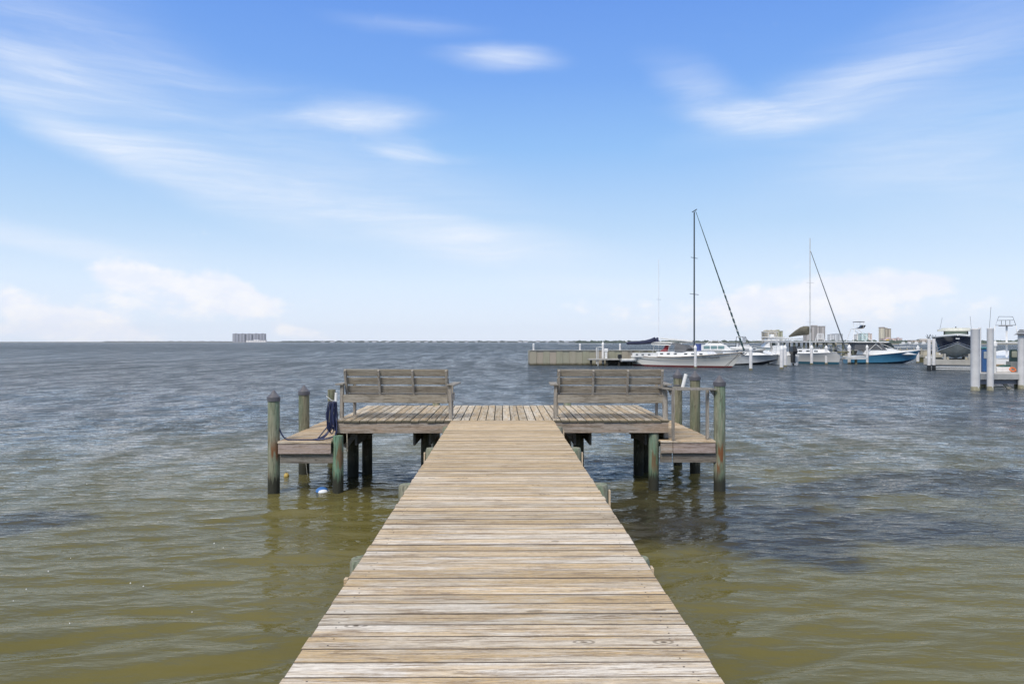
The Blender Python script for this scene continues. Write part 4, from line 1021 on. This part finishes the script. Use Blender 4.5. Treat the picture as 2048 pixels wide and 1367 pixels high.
bigpile(1980.5, 656, 781, 12.2, 'thinner tall white pile right of the thickest one, before the right-hand dock')
t = bigpile(2043, 668, 778, 13, 'grey pile with a small dark tiered cap at the right edge of the picture')
for k, (r_, z_) in enumerate(((.38, 2.95), (.28, 3.06), (.17, 3.16))): MB().lathe([(r_, z_), (r_ * .5, z_ + .08)], (0, 0, .06), 12).build('cap_tier', M_gcan, t)
t = thing('white_post', 'slim white post directly behind the thickest white pile', 'post', (wx(1959.5, 43), 43.0, WZ + .85)); MB().lathe([(.075, 0), (.075, 2.55)], (0, 0, 0), 14).build('shaft', M_wpile, t); MB().lathe([(.09, 2.54), (.085, 2.6)], (0, 0, 0), 14).build('shaft_cap', M_gel, t)
t = thing('dock_cabinet', 'blue cabinet with pale window on the dock between the two white piles', 'cabinet', (wx(1968.5, 43), 43, WZ + .87))
MB().cbox(-.21, .21, -.2, .2, 0, 1.32, .05).build('cabinet_body', plain('cabinet_blue', (.03, .10, .26), .4), t); MB().cbox(-.17, .17, -.24, -.205, .78, 1.18, .02).build('screen', plain('cabinet_window', (.35, .38, .40), .2), t)
MB().cbox(-.23, .23, -.22, .22, 1.32, 1.45, .05).build('cabinet_top', plain('cabinet_teal', (.05, .20, .24), .4), t)
t = thing('dock_hopper', 'grey upright pipe standing on the dock right of the second white pile', 'pipe', (wx(1990, 42.6), 42.6, WZ + .87)); MB().lathe([(.06, 0), (.06, 1.55)], (0, 0, 0), 12).build('pipe_shaft', M_gelw, t); MB().lathe([(.11, 1.5), (.11, 1.7), (.05, 1.8)], (0, 0, 0), 12).build('pipe_head', M_gel, t)
t = thing('control_kiosk', 'dark green kiosk with rounded window frame and sloping grey base on the right-hand dock', 'kiosk', (wx(2026, 43), 43, WZ + .87))
b = MB(); fr_ = [(-.20, .62), (-.19, 1.22), (-.14, 1.30), (.18, 1.30), (.23, 1.22), (.25, .62)]; b.side(fr_, -.06, .06); b.build('window_frame', plain('kiosk_green', (.02, .045, .04), .4), t)
MB().cbox(-.13, .17, -.10, -.065, .85, 1.22, .03).build('window', plain('kiosk_glass', (.30, .31, .24), .2), t)
MB().side([(-.28, 0), (.5, 0), (.30, .45), (.28, .62), (-.24, .62)], -.2, .25).build('sloping_base', plain('kiosk_grey', (.26, .27, .25), .6), t)
t = thing('lifebuoy', 'orange lifebuoy coil lying at the foot of the green kiosk', 'lifebuoy', (wx(2023, 42.4), 42.3, WZ + .94)); b = MB()
b.tube([(.16 * math.cos(a_ * .393), .05 * math.sin(a_ * .393), .10 + .10 * math.sin(a_ * .393)) for a_ in range(17)], .045, 8); b.build('ring', plain('orange', (.75, .20, .06), .6), t)
MB().tube([(-.1, -.05, 0), (.1, -.06, .03), (.18, -.02, .0)], .03, 8).build('strap', plain('orange_strap', (.55, .12, .05), .6), t)
t = thing('dock_locker', 'low white locker with green cover on the right-hand dock', 'locker', (wx(2001, 43), 43, WZ + .87)); MB().cbox(-.42, .42, -.3, .3, 0, .30, .03).build('locker_box', M_gel, t)
MB().side([(-.1, .31), (.42, .31), (.42, .42), (.2, .40)], -.25, .25).build('green_cover', plain('green_tarp', (.03, .10, .08), .7), t)
# --- sportfisher behind the right dock, stern to the viewer
I_ = motorboat('sportfishing_yacht', 'white yacht seen stern-on behind the right-hand dock, with a metal tower ring', (wx(2012, 62), 62, WZ), math.atan2(62, wx(2012, 62)) + R(1), 9, 3.4, 1.2, 1.3, 1.8, M_gel, M_bottom)
MB().cbox(-.12, -.02, -.9, -.2, .35, .75, .02).build('stern_locker', M_teak, I_); MB().cbox(-.12, -.02, .1, .8, .35, .75, .02).build('stern_locker', M_teak, I_)
tubes(I_, [[(1.2, s_ * 1.1, 1.2), (1.6, s_ * 1.0, 2.5), (2.4, s_ * .75, 4.0)] for s_ in (1, -1)], .035, M_gel, 'tower_leg')
MB().cbox(.8, 4.0, -1.3, 1.3, 2.5, 2.6, .03).build('hardtop', M_gel, I_)
tubes(I_, [[(1.5, -.72, 4.03), (1.5, -.50, 4.75), (1.5, .50, 4.78), (1.5, .72, 4.03), (1.5, -.72, 4.03)], [(1.5, -.55, 4.45), (1.5, .6, 4.45)]] + [[(1.5, y_, 4.05), (1.5, y_, 4.45)] for y_ in (-.3, 0, .3)], .022, M_dkm, 'tower_ring')
MB().cbox(1.2, 1.9, -.5, .5, 3.95, 4.05, .02).build('tower_platform', plain('grey_metal', (.28, .28, .30), .5), I_)
MB().cbox(1.6, 1.7, -.15, .0, 1.3, 3.95, .02).build('tower_ladder', M_gel, I_)
tubes(I_, [[(1.5, 1.25, 2.6), (1.5, 1.05, 5.6)]], .016, M_dkm, 'antenna')
# --- covered slips, breakwater and low docks behind
BH = thing('boathouse', 'long flat pale roof over covered slips behind the single-masted sailboat', 'boathouse', (0, 0, WZ))
bx0, bx1 = wx(1557, 112), wx(1700, 112)
MB().cbox(bx0, bx1, 110, 118, 2.50, 2.72, .03).build('roof', plain('pale_roof', (.50, .51, .52), .7), BH)
for k in range(8):
    X = bx0 + .3 + k * (bx1 - bx0 - .6) / 7
    MB().lathe([(.16, -1), (.16, 2.5)], (X, 110.4, 0), 10).build('post', plain('greenish_post', (.13, .14, .10), .85), BH)
    MB().lathe([(.16, -1), (.16, 2.5)], (X + .6, 117.5, 0), 10).build('post', M_beige, BH)
MB().cbox(bx0, bx1, 110.8, 117.4, .6, .8, .02).build('walkway', M_beige, BH)
for k, px_ in enumerate((1597, 1640, 1668)):
    t = thing('slip_locker', ('white locker in the covered slips left of the pale mast', 'white locker in the covered slips under the tall grey tower', 'white locker in the covered slips left of the bowsprit')[k], 'locker', (wx(px_, 112), 112, WZ + .8))
    MB().cbox(-.55, .55, -.3, .3, 0, 1.15, .03).build('locker_box', M_gelw, t); MB().cbox(-.3, .3, -.33, -.31, .3, .9, .01).build('locker_door', M_gcan, t)
t = thing('viewing_chair', 'white slatted raised chair standing on the boathouse roof under the tall grey tower', 'chair', (wx(1636, 112), 111, WZ + 2.72))
for s_ in (-1, 1):
    MB().beam((s_ * .55, 0, 0), (s_ * .4, .15, 1.15), .07, .07).build('leg', M_gel, t); MB().beam((s_ * .55, .7, 0), (s_ * .4, .25, 1.15), .07, .07).build('leg', M_gel, t)
for k in range(4): MB().cbox(-.36 + k * .22, -.28 + k * .22, .1, .16, .35, 1.1, .01).build('back_slat', M_gel, t)
MB().cbox(-.5, .5, 0, .55, .32, .38, .02).build('seat', M_gel, t); MB().cbox(-.45, .45, .1, .18, 1.08, 1.16, .02).build('top_rail', M_gel, t)
BW = thing('long_breakwater', 'dark timber breakwater running behind the blue-hulled boat', 'breakwater', (0, 0, WZ))
MB().cbox(wx(1690, 140), wx(1990, 140), 140, 141.5, .95, 1.18, .02).build('cap_walk', M_conc, BW)
MB().box(wx(1690, 140), wx(1990, 140), 140.3, 141.2, -.6, .949).build('timber_wall', M_dkw, BW)
for k in range(11):
    X = wx(1745 + k * 14, 139.6); MB().lathe([(.12, -.5), (.12, 1.45)], (X, 139.7, 0), 8).build('wall_post', M_beige, BW)
LD_ = thing('low_dock', 'low beige dock between the blue-hulled boat bow and the boat lift', 'dock', (0, 0, WZ))
MB().cbox(wx(1838, 96), wx(1876, 96), 95, 97, .62, 1.0, .03).build('dock_deck', M_beige, LD_)
MB().box(wx(1839, 96), wx(1876, 96), 95.2, 96.8, -.5, .61).build('dock_skirt', plain('olive_timber', (.16, .14, .06), .9, .3, 1), LD_)
t = thing('dock_box', 'tan wooden box standing on the low beige dock', 'box', (wx(1849, 96), 96, WZ + 1.0)); MB().cbox(-.25, .25, -.3, .3, 0, .5, .02).build('box_body', M_beige, t); MB().cbox(-.28, .28, -.33, .33, .5, .55, .01).build('box_lid', M_conc, t)
t = thing('dock_box', 'second tan box on the low beige dock, nearer the navy boat', 'box', (wx(1872, 96), 96, WZ + 1.0)); MB().cbox(-.2, .2, -.3, .3, 0, .45, .02).build('box_body', M_beige, t); MB().cbox(-.23, .23, -.33, .33, .45, .5, .01).build('box_lid', M_conc, t)
FD = thing('finger_dock', 'narrow white dock with green underside left of the blue hull', 'dock', (0, 0, WZ))
MB().cbox(wx(1686, 88), wx(1731, 88), 87.4, 88.3, .55, .85, .02).build('dock_deck', M_gelw, FD); MB().lathe([(.16, -.5), (.16, .55)], (wx(1711, 88), 87.9, 0), 10).build('dock_leg', M_stain, FD)
# far long dock behind the yachts
BD = thing('rear_dock', 'low pinkish grey dock line behind the moored yachts', 'dock', (0, 0, WZ))
MB().cbox(wx(1372, 150), wx(1500, 150), 150, 153, 1.3, 1.9, .03).build('dock_deck', plain('pinkish_grey', (.40, .37, .35), .85), BD)
for k in range(10): MB().lathe([(.15, -.5), (.15, 1.3)], (wx(1376 + k * 13, 150), 150.3, 0), 8).build('dock_leg', M_beige, BD)
#FAR
# ------------------------------------------------------------------ far shore
def facade(name, wall, win, sx, sz, fx=.55, fz=.55, stripe=0.0):
    m, T = mat_new(name)
    oc = T.node('ShaderNodeTexCoord').outputs['Object']; x, y, z = T.node('ShaderNodeSeparateXYZ', Vector=oc).outputs
    h = T.math('ADD', x, T.math('MULTIPLY', y, .37))
    a = T.math('LESS_THAN', T.math('FRACT', T.math('DIVIDE', h, sx)), fx)
    b = T.math('LESS_THAN', T.math('FRACT', T.math('DIVIDE', z, sz)), fz)
    c = T.mix(T.math('MULTIPLY', a, b), wall, win)
    if stripe: c = T.mix(T.math('MULTIPLY', T.math('LESS_THAN', T.math('FRACT', T.math('DIVIDE', h, sx * 3.3)), .3), stripe), c, [q * .5 for q in wall])
    return finish(m, T, c, .7)
def tower(name, label, cat, px0, px1, ytop, Y, wall, win, parts=(), depth=18, group=None, sx=4.2, sz=3.2, stripe=.5, z0=0):
    x0, x1 = wx(px0, Y), wx(px1, Y); top = wzp(ytop, Y, (x0 + x1) / 2) - WZ; wd = x1 - x0; k = 1 / math.cos(math.atan(x0 / Y)) ** 0
    t = thing(name, label, cat, ((x0 + x1) / 2, Y, WZ), 0, group)
    fm = facade(name + '_wall', wall, win, sx, sz, stripe=stripe)
    b = MB(); b.box(-wd / 2, wd / 2, 0, depth, z0, top); b.build('wall', fm, t)
    pm = plain(name + '_trim', [min(.85, q * 1.25) for q in wall], .7)
    MB().box(-wd / 2 - .5, wd / 2 + .5, -.5, depth + .5, top, top + 1.2).build('parapet', plain(name + '_cap', [q * .6 for q in wall], .7), t)
    nb = max(2, int(wd / 14))
    for i in range(nb):
        cx = -wd / 2 + (i + .5) * wd / nb
        MB().box(cx - wd / nb * .16, cx + wd / nb * .16, -1.6, -.01, z0, top * .96).build('balcony_bay', pm, t)
    MB().box(-wd * .14, wd * .14, depth * .3, depth * .7, top + 1.2, top + 4).build('roof_plant_room', pm, t)
    return t
cg = 'distant row of five condominium towers'
BL, BW_ = (.30, .31, .36), (.16, .18, .22)
for i, (a_, b_, lb) in enumerate(((465, 477.3, 'leftmost of the five towers on the far left shore'), (477.9, 490, 'second from left of the five towers on the far left shore'), (492, 504, 'middle of the five towers on the far left shore'),
                             (505.6, 517.6, 'second from right of the five towers on the far left shore'), (518.2, 530.5, 'rightmost of the five towers on the far left shore'))):
    tower('condominium_tower', lb, 'tower', a_, b_, 667.4, 4500, BL, BW_, group=cg)
t = tower('podium_building', 'pale low podium at the foot of the five far towers', 'building', 492, 532, 680.3, 4470, (.7, .7, .72), (.5, .5, .55))
t = tower('apartment_tower', 'beige building with three arched roof caps behind the large pale yacht', 'tower', 1530, 1556, 664, 1500, (.50, .44, .33), (.22, .21, .20), sx=3.5, depth=20)
for i in range(3):
    x_ = -9 + i * 9; b = MB(); b.side([(x_ + 4 * math.cos(q * math.pi / 8), (wzp(664, 1500, 530) - WZ) + 1.2 + 3.5 * math.sin(q * math.pi / 8)) for q in range(9)], -.3, 12); b.build('arched_roof', plain('sandstone', (.5, .47, .38), .8), t)
tower('apartment_tower', 'olive beige side block right of the building with arched roof caps', 'tower', 1553.5, 1565.5, 662.5, 1530, (.42, .42, .30), (.22, .22, .19), sx=3.5)
t = tower('apartment_tower', 'tallest broad grey tower with white vertical strips on the right skyline', 'tower', 1611, 1650.5, 652.5, 2200, (.36, .345, .34), (.16, .16, .17), sx=3.3, stripe=.6)
tower('apartment_tower', 'pale grey tower right of the tallest broad grey one, left part', 'tower', 1659, 1668, 669, 2700, (.55, .57, .60), (.35, .38, .42))
tower('apartment_tower', 'pale grey tower with darker core, crossed by the second forestay', 'tower', 1666, 1685.5, 668, 2720, (.50, .53, .57), (.33, .37, .42))
tower('apartment_tower', 'whitish tower half hidden behind the white diagonal tower struts', 'tower', 1713, 1722, 669, 2600, (.66, .66, .66), (.42, .45, .48))
tower('apartment_tower', 'teal glass tower right of the whitish tower behind the struts', 'tower', 1721.5, 1736, 667, 2580, (.50, .62, .62), (.20, .33, .36))
tower('apartment_tower', 'slim pinkish tower at the right of the teal glass tower', 'tower', 1737, 1744, 667.5, 2640, (.62, .54, .50), (.50, .42, .40))
t = thing('round_tower', 'round cream tower joined to a tan slab on the right skyline', 'tower', (wx(1763.5, 2200), 2200, WZ), 0)
MB().lathe([(8.2, 0), (8.2, 44)], (0, 0, 0), 24).build('wall', facade('round_wall', (.60, .56, .44), (.33, .31, .27), 3.1, 3.2), t); MB().lathe([(8.8, 44), (8.8, 45.6), (6, 46.6)], (0, 0, 0), 24).build('roof', plain('brown_roof', (.22, .18, .17), .8), t)
tower('apartment_tower', 'tan slab tower joined right of the round cream tower', 'tower', 1768.5, 1782, 657.5, 2210, (.40, .36, .29), (.24, .22, .19), sx=3)
tower('apartment_block', 'low pink and white block at the foot of the round cream tower', 'building', 1766, 1792, 677, 2100, (.62, .50, .48), (.34, .26, .27), sx=3)
tower('apartment_block', 'low pink and white block, rightmost end below the tan slab tower', 'building', 1794, 1804.5, 676.6, 2110, (.60, .52, .52), (.34, .28, .32), sx=3)
tower('shop_row', 'yellow low building among trees below the pink and white block', 'building', 1772, 1786, 681.3, 1900, (.62, .42, .08), (.40, .15, .05), sx=6)
tower('hotel_block', 'long low beige block with red-brown base at the far right shore', 'building', 1824, 1883, 681, 1500, (.50, .46, .42), (.26, .20, .17), sx=4)
# tree lines and low land
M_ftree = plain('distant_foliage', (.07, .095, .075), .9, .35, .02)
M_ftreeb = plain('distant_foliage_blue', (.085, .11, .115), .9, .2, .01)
def treeline(name, label, segs, Y, mat, seed, depth=80):
    rt = random.Random(seed); b = MB()
    for (p0, p1, h0, h1) in segs:
        n = int((p1 - p0) / .9) + 2; rows = [[], [], [], []]
        for i in range(n):
            px = p0 + (p1 - p0) * i / (n - 1); X = wx(px, Y)
            e = min(1, (px - p0) / 4 + .15, (p1 - px) / 4 + .15)
            h = e * (h0 + (h1 - h0) * (.5 + .6 * mnoise.noise(Vector((px * .11, seed, 0))) + .35 * mnoise.noise(Vector((px * .45, seed, 3)))) + rt.uniform(-.12, .12) * (h1 - h0))
            h = max(.3, h)
            rows[0].append((X, Y, WZ - .5)); rows[1].append((X, Y + rt.uniform(0, 4), WZ + h * .8)); rows[2].append((X, Y + 8 + rt.uniform(0, 6), WZ + h)); rows[3].append((wx(px, Y + depth), Y + depth, WZ - .5))
        b.grid(rows, 0, False)
    return tag(b.build(name, mat), label, kind='stuff')
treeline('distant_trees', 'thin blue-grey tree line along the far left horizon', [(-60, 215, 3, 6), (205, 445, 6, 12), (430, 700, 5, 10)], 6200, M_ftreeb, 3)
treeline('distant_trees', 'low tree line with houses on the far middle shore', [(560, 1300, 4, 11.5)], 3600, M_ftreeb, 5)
treeline('distant_trees', 'darker tree clumps on the far right shore', [(1150, 1300, 3, 8), (1285, 1700, 3, 8.5), (1690, 2100, 3, 10)], 1850, M_ftree, 8)
treeline('distant_trees', 'bushes and trees along the nearer right shore below the skyline', [(1645, 1700, 1.6, 3.0), (1784, 2080, 1.4, 3.2)], 760, M_ftree, 12)
def landstrip(name, p0, p1, Y0_, Y1_, h):
    b = MB(); P = [(wx(p0, Y0_), Y0_), (wx(p1, Y0_), Y0_), (wx(p1, Y1_), Y1_), (wx(p0, Y1_), Y1_)]
    b.prism(P, WZ - .5, WZ + h); return tag(b.build(name, plain('shore_sand', (.42, .39, .33), .9)), 'low sandy shore', kind='structure')
landstrip('far_shore', -100, 1320, 3590, 6700, 1.2); landstrip('far_shore', 1280, 2150, 1845, 5200, 1.4); landstrip('near_shore', 1630, 2100, 755, 1840, 1.0)
rh = random.Random(4)
M_hw = plain('house_white', (.72, .72, .72), .7); M_hr = plain('house_roof', (.34, .33, .34), .8); M_hg = plain('window_dark', (.12, .13, .15), .3)
for k in range(30):
    px = 648 + k * 20.4 + rh.uniform(-5, 5); Y = 3540 + rh.uniform(-20, 20); wd = rh.uniform(9, 22); hh = rh.uniform(3.5, 6.5)
    t = thing('shore_house', 'small pale house among the trees of the far middle shore', 'house', (wx(px, Y), Y, WZ), 0, 'small pale houses on the far middle shore')
    MB().box(-wd / 2, wd / 2, 0, 9, -.3, hh).build('wall', M_hw, t)
    MB().side([(-wd / 2 - .8, hh), (wd / 2 + .8, hh), (wd * .2, hh + 2.6), (-wd * .2, hh + 2.6)], -1, 10).build('roof', M_hr, t)
    for q in (-.25, .25): MB().box(wd * q - 1, wd * q + 1, -.1, -.005, 1.4, hh - 1).build('window', M_hg, t)
for k, (px, Y) in enumerate(((1812, 740), (1826, 735), (1841, 742), (1800, 738))):
    t = thing('moored_boat', 'tiny white boat along the right shore below the skyline', 'boat', (wx(px, Y), Y, WZ), 0, 'tiny white boats along the right shore')
    s4 = stations(9, 3, 1.2, 1.2, 1.8, 0, .5, .8, 1.2, -.4, 8); add_hull(t, s4, M_bottom, M_gel); house(t, 2, 5, 2, 1.2, 2.6, .8, .1)
#HAZE
hz = MB().box(-7400, 7400, -7400, 7400, WZ - 2.5, 140).build('haze', [])
m, T = mat_new('haze_air')
pv = T.node('ShaderNodeVolumePrincipled', Density=3.5e-5); pv.inputs['Color'].default_value = (.88, .93, 1, 1)
T.l.new(pv.outputs[0], T.node('ShaderNodeOutputMaterial').inputs['Volume'])
hz.data.materials.append(m); tag(hz, 'pale even sea haze', kind='stuff')
sc.cycles.volume_bounces = 0
